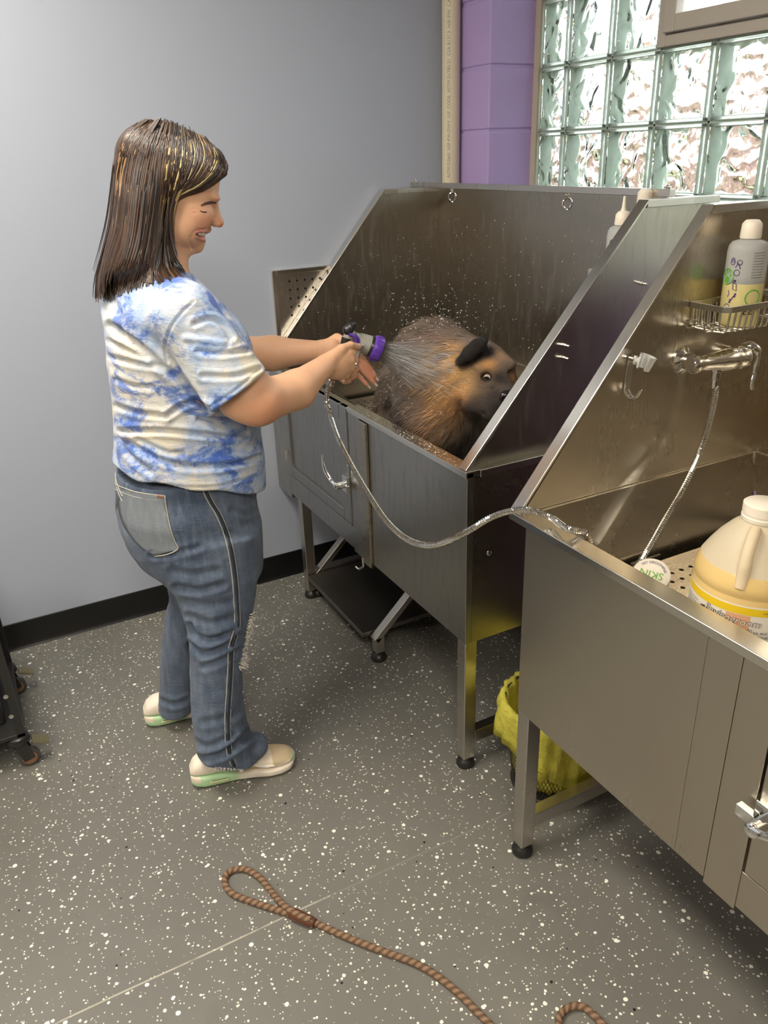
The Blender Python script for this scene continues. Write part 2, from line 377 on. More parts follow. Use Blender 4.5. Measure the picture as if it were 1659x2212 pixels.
# ------------------------------------------------------------------ bathing tubs
def make_tub(x0, s, y0, zb, zr, zt, W, inset, label, D=.762, yt=.517, perf=False, leg_feet=None):
    """x0: world x of the near reference edge, s: +1 grows to +x, -1 to -x; y0: front plane"""
    root = thing('dog_bath_tub', label, 'bath tub', (x0, y0, 0))
    X = lambda l: x0+s*l
    def bx(b, l0, l1, ya, yb_, z0, z1, mi=0):
        a, c = sorted((X(l0), X(l1))); return b.box(a, c, y0+ya, y0+yb_, z0, z1, mi)
    ZF = zr-.185                        # grate level
    ib = inset
    # front panels
    bx(MB(), ib, .535, .0, .02, zb, zr-.004).build('front_panel', M['steel_worn_shaded'] if s < 0 else M['front2'], root, bevel=.0015)
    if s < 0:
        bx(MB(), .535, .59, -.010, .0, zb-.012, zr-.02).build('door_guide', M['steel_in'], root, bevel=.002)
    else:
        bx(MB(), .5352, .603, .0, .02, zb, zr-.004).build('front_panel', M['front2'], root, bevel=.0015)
    bx(MB(), .605 if s > 0 else .59, .672, -.002, .018, zb-.008, zr-.004).build('post', M['steel_worn_shaded'] if s < 0 else M['front2'], root, bevel=.0015)
    bx(MB(), .672, 1.238, .0, .02, zb, zb+.082).build('lower_panel', M['steel_door_shaded'] if s < 0 else M['front2'], root, bevel=.001)
    bx(MB(), 1.238, W, .0, .02, zb-.02 if s < 0 else zb, zr-.02).build('end_post', M['steel_worn_shaded'] if s < 0 else M['front2'], root, bevel=.002)
    # door with a raised frame around a recessed field
    d = MB(); l0, l1, z0, z1 = .677, 1.234, zb+.086, zr-.006; w = .058
    for q in ((l0, l0+w, z0, z1), (l1-w*.6, l1, z0, z1), (l0+w, l1-w*.6, z0, z0+.04), (l0+w, l1-w*.6, z1-.05, z1)): bx(d, q[0], q[1], -.004, .016, q[2], q[3])
    door = d.build('door', M['steel_door_shaded'] if s < 0 else M['front2'], root, bevel=.004)
    bx(MB(), l0+w-.002, l1-w*.6+.002, .004, .010, z0+.038, z1-.048).build('door_field', M['steel_door_shaded'] if s < 0 else M['front2'], door)
    for zz in (zb+.165, zr-.12): hz = MB(); hz.tube([(X(1.238), y0-.007, zz-.02), (X(1.238), y0-.007, zz+.02)], .006, 10); bx(hz, 1.222, 1.255, -.005, .0, zz-.018, zz+.018); hz.build('hinge', M['steel_edge'], door)
    # cam latch with a curved pull
    lx, lz = .700, zr-.27
    lt = MB(); bx(lt, lx-.022, lx+.014, -.014, -.003, lz-.028, lz+.030)
    lt.tube([(X(lx), y0-.012, lz), (X(lx), y0-.042, lz)], .013, 16); lt.ball((X(lx), y0-.044, lz), (.014, .008, .014))
    bx(lt, lx-.045, lx-.012, -.028, -.014, lz-.012, lz+.010)
    latch = lt.build('latch', M['chrome'], door, bevel=.002)
    MB().tube(spline([(X(lx), y0-.046, lz+.004), (X(lx+.03), y0-.050, lz+.016), (X(lx+.062), y0-.054, lz+.045), (X(lx+.080), y0-.05, lz+.086)], 6), [.0065]*12+[.006-.0003*i for i in range(7)], 10).build('pull', M['chrome'], latch)
    # rim
    r = MB(); bx(r, 0, .672, -.004, .040, zr-.018, zr)
    r.build('front_rim', M['steel_edge'], root, bevel=.002)
    r = MB(); bx(r, .676, W, -.002, .036, zr-.022, zr-.006); r.build('front_rim', M['steel_edge'], root, bevel=.002)
    for a, c in ((0, .030), (W-.030, W)):
        r = MB(); bx(r, a, c, .040, D-.0045, zr-.022, zr-.002); r.build('side_rim', M['steel_edge'] if a else M['steel_edge'], root, bevel=.002)
    # lower side walls, back, underside
    for a, c, ztop_ in ((ib, ib+.004, zr-.02 if ib < .01 else ZF-.02), (W-.004, W, zr-.02)):
        r = MB(); bx(r, a, c, .020, D-.004, zb, ztop_); r.build('side_wall', M['steel_in'], root)
    r = MB(); bx(r, ib, W, D-.004, D, zb, zr); r.build('back_wall', M['steel_in'], root)
    # basin: sloped pan under a perforated grate
    r = MB(); bx(r, ib+.004, W-.004, .02, D-.004, zb+.004, zb+.012); r.build('basin_pan', M['steel_in'], root)
    li0, li1, yi0, yi1 = .034, W-.034, .042, D-.006
    r = MB(); xs_ = max(li0+.004, ib+.010)
    r.prism([(X(li0-.003), zr), (X(li0), zr), (X(xs_), ZF-.03), (X(xs_-.003), ZF-.03)][::s], 'y', y0+yi0, y0+yi1); bx(r, li1, li1+.003, yi0, yi1, ZF-.09, zr)
    bx(r, li0, li1, yi0-.003, yi0, ZF-.09, zr-.006); r.build('basin_wall', M['steel_in'], root)
    gx0, gx1, gy0, gy1 = max(li0, ib+.010)+.026, li1-.028, yi0+.02, yi1-.028
    root['grate_z'] = ZF
    bmh = bmesh.new(); step = .030; nx = int((gx1-gx0-.06)/step); ny = int((gy1-gy0-.05)/step*1.0)
    # perforated sheet: cells with octagonal holes
    vs, fs = [], []
    def cell(u0, u1, v0, v1, hole):
        b0 = len(vs)
        if not hole:
            vs.extend([(u0, v0), (u1, v0), (u1, v1), (u0, v1)]); fs.append((b0, b0+1, b0+2, b0+3)); return
        cu, cv = (u0+u1)/2, (v0+v1)/2; R = .0058
        sq = [(u1, cv), (u1, v1), (cu, v1), (u0, v1), (u0, cv), (u0, v0), (cu, v0), (u1, v0)]
        vs.extend(sq); vs.extend([(cu+R*math.cos(k*PI/4), cv+R*math.sin(k*PI/4)) for k in range(8)])
        for k in range(8): fs.append((b0+k, b0+(k+1) % 8, b0+8+(k+1) % 8, b0+8+k))
    mx = (gx1-gx0-nx*step)/2; my = (gy1-gy0-ny*step)/2
    for i in range(nx):
        for j in range(ny): cell(gx0+mx+i*step, gx0+mx+(i+1)*step, gy0+my+j*step, gy0+my+(j+1)*step, (i+j) % 2 == 0 or True)
    cell(gx0, gx0+mx, gy0, gy1, 0); cell(gx1-mx, gx1, gy0, gy1, 0); cell(gx0+mx, gx1-mx, gy0, gy0+my, 0); cell(gx0+mx, gx1-mx, gy1-my, gy1, 0)
    gm = MB(); gm.add([(X(p[0]), y0+p[1], ZF) for p in vs], fs if s > 0 else [q[::-1] for q in fs])
    go_ = gm.build('grate', M['steel'], root, smooth=None); so = go_.modifiers.new('thick', 'SOLIDIFY'); so.thickness = .003; so.offset = -1
    # splash walls with slanted front edge
    th = .003
    for a in (li0-.006, li1+.006-th):
        poly = [(y0+.006, zr-.002), (y0+yt, zt), (y0+D-.004, zt), (y0+D-.004, zr-.002)]
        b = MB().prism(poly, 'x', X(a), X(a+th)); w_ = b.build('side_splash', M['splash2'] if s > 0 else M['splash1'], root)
    # bright folded edges
    n2 = Vector((0, -(zt-zr), yt)).normalized()
    for a in (.0015, W-.0335):
        p0 = Vector((X(a+.016), y0-.002, zr+.002)); p1 = Vector((X(a+.016), y0+yt, zt+.001))
        MB().bar(p0, p1, .032, .006, up=n2).build('slanted_edge', M['steel_edge'], root, bevel=.0015)
        r = MB(); bx(r, a, a+.032, yt-.004, D-.0, zt-.016, zt+.002); r.build('top_edge', M['steel'], root, bevel=.0015)
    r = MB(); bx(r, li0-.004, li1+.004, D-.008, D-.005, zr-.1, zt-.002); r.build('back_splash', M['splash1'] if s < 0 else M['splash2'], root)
    # seam beads inside at rim height and in the corners
    r = MB()
    for a, c in ((li0-.001, li0+.0015), (li1-.0015, li1+.001)): bx(r, a, c, .05, D-.008, zr-.001, zr+.002)
    bx(r, li0, li1, D-.011, D-.008, zr-.001, zr+.002)
    for a in (li0+.001, li1-.001): r.tube([(X(a), y0+D-.010, ZF-.05), (X(a), y0+D-.010, zr)], .004, 8)
    r.build('weld_seam', M['steel_edge'], root)
    # legs, stretchers, levelling feet
    lw = .040
    for l, yy in ((ib+lw/2+.001, lw/2), (W-lw/2-(.195 if s < 0 else .02), lw/2), (ib+lw/2+.001, D-lw/2-.02), (W-lw/2-(.195 if s < 0 else .02), D-lw/2-.02)):
        lg = MB(); bx(lg, l-lw/2, l+lw/2, yy-lw/2+.001, yy+lw/2, .034, zb+.02)
        leg = lg.build('leg', M['steel'], root, bevel=.003)
        MB().lathe([(.0, 0), (.024, 0), (.0275, .004), (.0275, .012), (.022, .024), (.013, .031), (.012, .042), (0, .043)], (X(l), y0+yy, 0), n=24).build('levelling_foot', M['rubber'], leg, smooth=50)
    ll = ib+lw/2; lr = W-lw/2-(.195 if s < 0 else .02)
    for l in (ll, lr):
        r = MB(); bx(r, l-.016, l+.016, lw, D-lw-.02, .085, .125); r.build('stretcher', M['steel'], root, bevel=.002)
    r = MB(); bx(r, ll, lr, D-.055, D-.025, .085, .125); r.build('stretcher', M['steel'], root, bevel=.002)
    return root, X

tub1, X1 = make_tub(0.0, -1, 0.0, .437, .936, 1.528, 1.378, 0.0, 'stainless steel dog washing tub against the grey wall, with the dog inside')
tub2, X2 = make_tub(.245, 1, -.052, .447, .940, 1.532, 1.378, .055, 'nearest stainless steel washing tub at right, with the big jug inside', yt=.470, D=.737)

# extra screws poking through tub 1's right splash, one drain screw below
for (u, v) in ((1219, 745), (1217, 772), (1385, 612)):
    p = at(u, v, 'x', -.027); bb = MB().lathe([(.0042, 0), (.0042, .006), (.0028, .006), (.0028, .020), (0, .020)], p, axis=(1, 0, 0), n=6)
    bb.build('screw', M['chrome'], tub1)
p = at(1057, 1195, 'x', .001); MB().lathe([(.007, -.003), (.007, .001), (.004, .003), (0, .003)], p, axis=(1, 0, 0), n=16).build('screw', M['chrome'], tub1)
# J shaped pull below the front panel
p = at(784, 1212, 'y', .03)
MB().tube(spline([p+Vector((0, 0, .03)), p, p+Vector((0, 0, -.02)), p+Vector((-.012, -.01, -.034)), p+Vector((-.026, -.016, -.030))], 5), .004, 8).build('pull_hook', M['wire'], tub1)
# perforated end plate mounted beside the tub on the grey wall
pf = thing('perforated_wall_plate', 'perforated steel plate on the grey wall behind the first tub\'s slanted edge', 'plate', (XW, .05, .4))
hx = XW+.006; ya, yb2, za, zb2 = .064, .50, .44, 1.255
vs, fs = [], []
step = .0315; R = .0046
py0 = at(625, 608, 'x', hx)[1]; pz0 = at(625, 608, 'x', hx)[2]
for i in range(12):
    for j in range(18):
        cy, cz = py0+i*step, pz0-j*step; b0 = len(vs); h = step/2
        sq = [(cy+h, cz), (cy+h, cz+h), (cy, cz+h), (cy-h, cz+h), (cy-h, cz), (cy-h, cz-h), (cy, cz-h), (cy+h, cz-h)]
        vs += sq+[(cy+R*math.cos(k*PI/4), cz+R*math.sin(k*PI/4)) for k in range(8)]
        for k in range(8): fs.append((b0+k, b0+(k+1) % 8, b0+8+(k+1) % 8, b0+8+k))
y_a, y_b, z_a, z_b = py0-step/2, py0+11.5*step, pz0-17.5*step, pz0+step/2
for q in ((ya, y_a, za, zb2), (y_b, yb2, za, zb2), (y_a, y_b, z_b, zb2), (y_a, y_b, za, z_a)):
    b0 = len(vs); vs += [(q[0], q[2]), (q[1], q[2]), (q[1], q[3]), (q[0], q[3])]; fs.append((b0, b0+1, b0+2, b0+3))
o = MB().add([(hx, p[0], p[1]) for p in vs], fs).build('perforated_sheet', M['steel'], pf, smooth=None)
so = o.modifiers.new('t', 'SOLIDIFY'); so.thickness = .002; so.offset = -1
MB().box(XW+.0005, XW+.0015, ya, yb2, za, zb2).build('hole_shade', M['dark'], pf)  # black sheet added behind the holes, stands in for the shade inside them
f_ = MB().box(XW, XW+.014, ya-.018, ya, za, zb2+.016).box(XW, XW+.014, ya, yb2, zb2, zb2+.016); f_.build('flange', M['steel_edge'], pf, bevel=.002)

# tether bars lying across the splash walls
def tether(a, b, label, rings):
    t = thing('tether_bar', label, 'bar', tuple((Vector(a)+Vector(b))/2))
    a = Vector(a); b = Vector(b); d = (b-a).normalized()
    MB().bar(a, b, .022, .018).build('square_bar', M['steel'], t, bevel=.0015)
    for p in (a+d*.018, b-d*.018):
        MB().lathe([(.009, 0), (.009, .005), (.004, .006), (.004, .010), (0, .011)], p+Vector((0, 0, .009)), n=12).build('bolt', M['chrome'], t)
    for f in rings:
        c = a+(b-a)*f-Vector((0, 0, .0095)); e = MB()
        e.tube([c+Vector((0, 0, .002)), c-Vector((0, 0, .014))], .0035, 8); e.lathe([(.007, 0), (.007, .004)], c-Vector((0, 0, .006)), n=6)
        rc = c-Vector((0, 0, .029)); ax = Vector((.55, .83, 0))
        e.tube([rc+ax*(.0125*math.cos(k*PI/10))+Vector((0, 0, .0155*math.sin(k*PI/10))) for k in range(20)], .0032, 8, closed=True)
        e.build('eye_ring', M['chrome'], t)
A = at(872, 397, 'x', -1.372); A = Vector((A[0], A[1], 1.539)); B = Vector((-.012, .735, 1.539)); 
A = at(880, 398, 'z', 1.541); A.x = max(A.x, XW+.02); B = at(1488, 418, 'z', 1.541)
dirb = (B-A)
def bar_pt(u, v): return at(u, v, 'z', 1.541)
tt = [((at(u, v, 'y', (A.y+B.y)/2)-A).x)/(B.x-A.x) for u, v in ((981, 410), (1270, 420))]
if B.x > -.01: B = A+(B-A)*((-.012-A.x)/(B.x-A.x))
tether(A, B, 'grey steel tether bar with two hanging eye rings across the first tub', (.22, .70))
tether((.250, .63, 1.544), (1.60, .66, 1.544), 'short visible end of a tether bar on the nearest tub\'s back edge', (.4, .75))

# fold-down step under tub 1
st = thing('folding_step', 'low dark steel folding step under the first tub', 'step', (-.9, .1, 0))
pl = [at(667, 1240, 'z', .118), at(790, 1370, 'z', .105)]
x_l, x_r, yf = pl[0].x, pl[1].x, .0
MB().box(x_l, x_r, yf, yf+.36, .094, .112).build('tread', steel('step_steel', 'n', .42, (.26, .245, .22)), st, bevel=.002)
for xx in (x_l-.022, x_r+.022):
    q = MB(); q.bar((xx, yf+.05, .036), (xx, yf+.05, .098), .034, .034, up=(0, 1, 0)); q.bar((xx, yf+.035, .086), (xx, yf+.30, .34), .034, .022, up=(0, -.7, .7))
    lg = q.build('support', M['steel'], st, bevel=.002)
    MB().lathe([(0, 0), (.024, 0), (.028, .004), (.028, .014), (.021, .024), (.012, .030), (.012, .04), (0, .04)], (xx, yf+.05, 0), n=24).build('rubber_foot', M['rubber'], lg, smooth=50)

# ------------------------------------------------------------------ waste bin
bc = Vector((.150, .185, 0))
mesh_m = N('black_wire_mesh'); gp = mesh_m.pos()
tc = mesh_m.n('ShaderNodeTexCoord').outputs['Object']
bin_ = thing('waste_bin', 'round black wire mesh waste bin between the two tubs', 'bin', tuple(bc))
q = MB(); Rb, Rt, H = .098, .128, .285
for k in range(64):
    for sg in (1, -1):
        pts = []
        for i in range(13):
            t = i/12; a = 2*PI*(k/64+sg*t*.16); r = Rb+(Rt-Rb)*t; pts.append(bc+Vector((r*math.cos(a), r*math.sin(a), .012+t*(H-.02))))
        q.tube(pts, .0009, 3, cap=False)
q.build('mesh_wall', M['blackmetal'], bin_, smooth=None)
for z_, r_, w_ in ((.006, Rb, .006), (H, Rt, .0045)):
    MB().tube([bc+Vector((r_*math.cos(k*PI/24), r_*math.sin(k*PI/24), z_)) for k in range(48)], w_, 8, closed=True).build('ring', M['blackmetal'], bin_)
MB().lathe([(0, .004), (Rb, .004), (Rb, .008), (0, .008)], bc, n=40).build('base', M['blackmetal'], bin_)
# yellow liner: folds over the rim and hangs down in an uneven skirt
v, f = [], []; nn = 120
prof = [(.86, .03), (.95, .06), (.93, .14), (.94, .22), (.95, .27), (.99, H+.009), (1.06, H+.008), (1.09, .265), (1.12, .22), (1.15, .17), (1.17, .12)]
tuba = math.atan2(CAM.y-bc.y, CAM.x-bc.x)
for j, (rr, zz) in enumerate(prof):
    for k in range(nn):
        a = 2*PI*k/nn; t = (zz-.012)/(H-.02); R_ = (Rb+(Rt-Rb)*min(max(t, 0), 1))*rr
        fold = .004*math.sin(a*17+j*.4)+.003*math.sin(a*29+1.3*j)
        z_ = zz
        if j > 6:
            hang = (j-6)/4; long = .5+.5*math.cos(a-tuba-.75)
            z_ = H-(H-zz)*(.22+1.0*long)+.01*math.sin(a*7); R_ += .010*hang*math.sin(a*6+.7)+(0.018*hang if math.cos(a-tuba+1.2) > .8 else 0)
        R_ += fold*(1 if j != 5 else .3)
        if j < 4: R_ = min(R_, (Rb+(Rt-Rb)*min(max(t, 0), 1))*.975)
        v.append(bc+Vector((R_*math.cos(a), R_*math.sin(a), z_)))
for j in range(len(prof)-1): f += [(j*nn+k, j*nn+(k+1) % nn, (j+1)*nn+(k+1) % nn, (j+1)*nn+k) for k in range(nn)]
f.append(tuple(range(nn))[::-1])
lm = N('yellow_liner'); lm.set(col=srgb(244, 238, 118), rough=.28, trans=.25, ior=1.2, sss=.0); 
lt_ = lm.n('ShaderNodeBsdfTranslucent'); lt_.inputs[0].default_value = (*srgb(248, 242, 130), 1); mxs = lm.n('ShaderNodeMixShader'); mxs.inputs[0].default_value = .4
out = [n for n in lm.t.nodes if n.type == 'OUTPUT_MATERIAL'][0]; lm.l(lm.b.outputs[0], mxs.inputs[1]); lm.l(lt_.outputs[0], mxs.inputs[2]); lm.l(mxs.outputs[0], out.inputs[0])
lm.bump(lm.noise(lm.pos(), 38, 4, .6, 1.5), .7, .012)
o = MB().add(v, f).build('bin_liner', lm.m, None, smooth=180)
so = o.modifiers.new('t', 'SOLIDIFY'); so.thickness = .0006
tag(o, 'translucent yellow bin liner folded over the rim of the mesh waste bin', 'bin liner')

# ------------------------------------------------------------------ rope leash
rm = N('brown_braid'); tcu = rm.n('ShaderNodeTexCoord').outputs['UV']
mp = rm.map(tcu, (1, 1, 1)); wv = rm.n('ShaderNodeTexWave', wave_type='BANDS', bands_direction='DIAGONAL'); rm.l(mp, wv.inputs['Vector']); wv.inputs['Scale'].default_value = 1.0
wv.inputs['Distortion'].default_value = .6
ns = rm.noise(rm.pos(), 500, 2)
rm.set(col=rm.mix(wv.outputs['Fac'], srgb(92, 70, 52), srgb(146, 116, 90)), rough=.8); rm.bump(rm.math('ADD', wv.outputs['Fac'], ns), .8, .0016)
def rope(name, pix, r, parent, zf=None):
    pts = []
    for i, p in enumerate(pix): z = p[2] if len(p) > 2 else r; w_ = at(p[0], p[1], 'z', z); pts.append(w_)
    pts = spline(pts, 10); n = 12; mb_ = MB().tube(pts, r, n); o = mb_.build(name, rm.m, parent, smooth=180)
    me = o.data; uv = me.uv_layers.new(name='UVMap'); ln = [0]
    for i in range(1, len(pts)): ln.append(ln[-1]+(pts[i]-pts[i-1]).length)
    for pl_ in me.polygons:
        for li in pl_.loop_indices:
            vi = me.loops[li].vertex_index; ring = vi//n; k = vi % n
            kk = n if (k == 0 and any(me.loops[q].vertex_index % n == n-1 for q in pl_.loop_indices) and pl_.loop_total == 4) else k
            uv.data[li].uv = (ln[min(ring, len(ln)-1)]/.0042*.16, kk/n*3*.32)
    return o
p = at(800, 2040, 'z', 0)
leash = thing('rope_leash', 'brown braided rope leash with a loop handle lying on the speckled floor', 'leash', tuple(p))
RR = .0078
loop = [(690, 1998), (655, 1984), (600, 1966), (545, 1948), (500, 1929), (485, 1902), (498, 1882), (530, 1878), (562, 1897), (588, 1928), (616, 1958, .018), (648, 1978, .022), (672, 1988, .020)]
rope('handle_loop', loop, RR, leash)
rope('rope', [(640, 1978), (690, 1998), (760, 2029), (830, 2056), (890, 2078), (935, 2102), (990, 2145), (1040, 2195), (1110, 2262), (1180, 2310), (1225, 2300), (1212, 2240), (1208, 2200), (1226, 2178), (1258, 2175), (1290, 2200), (1330, 2245), (1360, 2290)], RR, leash)
a = at(628, 1972, 'z', .012); b_ = at(680, 1995, 'z', .012)
cm = plain('shrink_sleeve', srgb(92, 58, 42), .12)
q = MB(); q.tube([a+(b_-a)*(i/6) for i in range(7)], [.0125, .0145, .0145, .0142, .0138, .0132, .011], 16); q.build('clear_sleeve', cm, leash, smooth=60)

# ------------------------------------------------------------------ wheeled cart at the left edge
ct = thing('wheeled_cart', 'black metal cart on casters, cut off by the left edge of the photo', 'cart', (-.70, -1.2, 0))
px_, py_ = -.672, -1.118
q = MB()
for (xx, yy) in ((px_, py_), (px_-.42, py_), (px_, py_-.5), (px_-.42, py_-.5)): MB().box(xx-.011, xx+.011, yy-.011, yy+.011, .115, .495).build('post', M['blackmetal'], ct, bevel=.001)
for zz in (.125, .484): rect = MB(); rect.box(px_-.43, px_+.011, py_-.511, py_+.011, zz-.006, zz+.006); rect.build('shelf', M['blackmetal'], ct, bevel=.001)
MB().box(px_-.38, px_-.06, py_-.45, py_-.035, .132, .30).build('storage_box', plain('black_box', (.012, .011, .010), .4), ct, bevel=.006)
for i, zz in enumerate((.20, .27, .42)): MB().lathe([(.007, 0), (.007, .003), (.003, .004), (0, .004)], (px_+.011, py_-.012, zz), axis=(1, 0, 0), n=12).build('rivet', M['wire'], ct)
def caster(x, y):
    c = MB().lathe([(.026, .105), (.030, .108), (.030, .114), (.024, .118)], (x, y, 0), n=24)
    c.bar((x-.016, y, .10), (x-.016, y+.018, .028), .003, .034, up=(0, 1, 0)); c.bar((x+.016, y, .10), (x+.016, y+.018, .028), .003, .034, up=(0, 1, 0)); c.box(x-.018, x+.018, y-.018, y+.022, .094, .105)
    c.ball((x, y, .100), (.028, .034, .018))
    o = c.build('caster', M['blackmetal'], ct, bevel=.001)
    w = MB().lathe([(.012, -.011), (.024, -.011), (.030, -.008), (.0305, .008), (.024, .011), (.012, .011)], (x, y+.018, .0305), axis=(1, 0, 0), n=32)
    w.build('wheel', plain('rubber_wheel', (.07, .062, .055), .45), o, smooth=40)
    MB().lathe([(.006, .0112), (.020, .0112), (.021, .0122), (.019, .013), (.006, .013)], (x, y+.018, .0305), axis=(1, 0, 0), n=32).build('wheel_disc', plain('rusty_wheel_disc', srgb(150, 110, 78), .5), o)
    b = MB(); b.bar((x, y+.035, .088), (x, y+.078, .068), .038, .005, up=(0, .4, 1))
    for k in range(5): b.bar((x-.015, y+.044+k*.007, .0868-k*.0033), (x+.015, y+.044+k*.007, .0868-k*.0033), .002, .003)
    b.build('brake_pedal', plain('brass_pedal', srgb(150, 140, 108), .35, .8), o)
caster(px_-.01, py_-.012)
caster(px_-.41, py_-.012); caster(px_-.01, py_-.49); caster(px_-.41, py_-.49)

# ------------------------------------------------------------------ hardware inside the nearest tub
SX = .245+.031      # inner face of its left splash wall
# shower holder
h = thing('shower_holder', 'chrome shower head holder with clip and hook on the nearest tub\'s wall', 'holder', tuple(at(1355, 810, 'x', SX)))
p0 = at(1362, 775, 'x', SX); p1 = at(1352, 838, 'x', SX)
q = MB(); q.bar(p0+Vector((.002, 0, .006)), p1+Vector((.002, 0, -.004)), .019, .0035, up=(1, 0, 0)); q.build('back_plate', M['wire'], h, bevel=.0012)
hk = p1+Vector((.004, 0, -.004))
MB().tube(spline([hk+Vector((-.001, -.006, .0)), hk+Vector((.012, -.006, -.012)), hk+Vector((.028, -.002, -.010)), hk+Vector((.034, .004, .006))], 6), .0035, 8).tube(spline([hk+Vector((-.001, .006, .0)), hk+Vector((.012, .006, -.012)), hk+Vector((.022, .012, -.010)), hk+Vector((.026, .018, .004))], 6), .003, 8).build('hook', M['wire'], h)
MB().lathe([(.010, 0), (.010, .012), (.006, .014), (0, .014)], p0+Vector((.003, 0, 0)), axis=(1, 0, 0), n=20).build('swivel_knob', M['chrome'], h)
cpos = p0+Vector((.034, .010, -.003)); q = MB(); ring = []
ax = Vector((.2, .25, .95)).normalized(); e1 = ax.cross(Vector((0, 1, 0))).normalized(); e2 = ax.cross(e1)
v, f = [], []
for k in range(19):
    a = math.radians(-60+k*300/18+200)
    for rr in (.0135, .0165):
        for hh in (-.015, .015): v.append(cpos+(e1*math.cos(a)+e2*math.sin(a))*rr*(1+.12*hh/.015)+ax*hh)
for k in range(18):
    b0 = k*4; f += [(b0, b0+1, b0+5, b0+4), (b0+2, b0+6, b0+7, b0+3), (b0, b0+4, b0+6, b0+2), (b0+1, b0+3, b0+7, b0+5)]
f += [(0, 2, 3, 1), (72, 73, 75, 74)]
q.add(v, f); q.tube([p0+Vector((.012, 0, 0)), cpos-(cpos-p0).normalized()*.014], .007, 10)
q.build('clip', plain('clear_grey_plastic', (.62, .62, .60), .12, .3), h, smooth=50)
# mixer tap
ma = at(1472, 778, 'x', SX); mixer = thing('mixer_tap', 'chrome mixer tap with a curved lever on the nearest tub\'s side wall', 'tap', tuple(ma))
q = MB(); mz = ma.z
q.lathe([(.030, 0), (.030, .004), (.022, .010), (.018, .012), (.018, .03)], (SX, ma.y+.002, mz), axis=(1, 0, 0), n=28)
q.lathe([(.016, 0), (.016, .03)], (SX, ma.y+.135, mz), axis=(1, 0, 0), n=20)
cx = SX+.040
prof = [(.0, 0), (.016, .0), (.019, .004), (.020, .012), (.0195, .020), (.017, .026), (.0175, .040), (.019, .060), (.0225, .080), (.025, .100), (.026, .118), (.0245, .122), (.0245, .132), (.0255, .136), (.0255, .152), (.020, .158), (0, .159)]
q.lathe(prof, (cx, ma.y-.018, mz), axis=(.10, 1, .0), n=32)
q.build('tap_body', M['chrome'], mixer, smooth=50)
lv = Vector((cx+.016, ma.y+.140, mz))
MB().tube(spline([lv+Vector((-.008, -.006, .016)), lv+Vector((.006, .008, .022)), lv+Vector((.014, .018, .006)), lv+Vector((.016, .014, -.030)), lv+Vector((.020, .006, -.058)), lv+Vector((.025, .004, -.072))], 6), [.012]*6+[.010]*6+[.007]*6+[.0055]*6+[.0048]*7, 12).build('lever', M['chrome'], mixer, smooth=60)
od = Vector((cx+.006, ma.y+.062, mz))
MB().lathe([(.013, -.017), (.013, -.024), (.0105, -.026), (.0105, -.040), (.008, -.042), (.007, -.062)], od, n=8).build('outlet_nut', M['chrome'], mixer)
# flexible hose: one run from tap over the rim to the sprayer
def hose_mesh(pts, r=.0072):
    P = spline(pts, 10); L = [0]
    for i in range(1, len(P)): L.append(L[-1]+(P[i]-P[i-1]).length)
    n = int(L[-1]/.0013); Q = []; rr = []; j = 0
    for i in range(n):
        t = L[-1]*i/n
        while L[j+1] < t: j += 1
        Q.append(P[j].lerp(P[j+1], (t-L[j])/(L[j+1]-L[j]))); rr.append(r*(1.0 if i % 4 < 2 else .86))
    return MB().tube(Q, rr, 12)
H1 = [od+Vector((0, 0, -.058))]
for u, v_, x_ in ((1546, 845, .325), (1535, 900, .33), (1512, 975, .335), (1478, 1050, .345), (1437, 1120, .355), (1400, 1185, .365), (1372, 1226, .37)): H1.append(at(u, v_, 'x', x_))
e_ = H1[-1]; H1 += [Vector((.385, .15, .775)), Vector((.42, .08, .772)), Vector((.435, .045, .80)), Vector((.43, .02, .87)), Vector((.415, .012, .935)), at(1225, 1142, 'z', .958), at(1190, 1118, 'z', .956), at(1150, 1103, 'y', -.060), at(1108, 1103, 'y', -.085)]
for u, v_, y_ in ((1060, 1118, -.12), (1015, 1145, -.16), (970, 1168, -.19), (925, 1178, -.21), (880, 1165, -.22), (835, 1125, -.22), (795, 1065, -.21), (760, 1005, -.20), (732, 950, -.19), (713, 895, -.185)): H1.append(at(u, v_, 'y', y_))
hand_h = at(708, 845, 'x', -.405); H1 += [at(706, 868, 'x', -.41), hand_h, at(716, 812, 'x', -.405)]
H1[-4] = (H1[-4]+at(713, 895, 'x', -.425))/2
o = hose_mesh(H1).build('shower_hose', M['chrome'], None, smooth=None)
tag(o, 'long ribbed chrome shower hose running from the tap over the rim to the sprayer', 'hose')

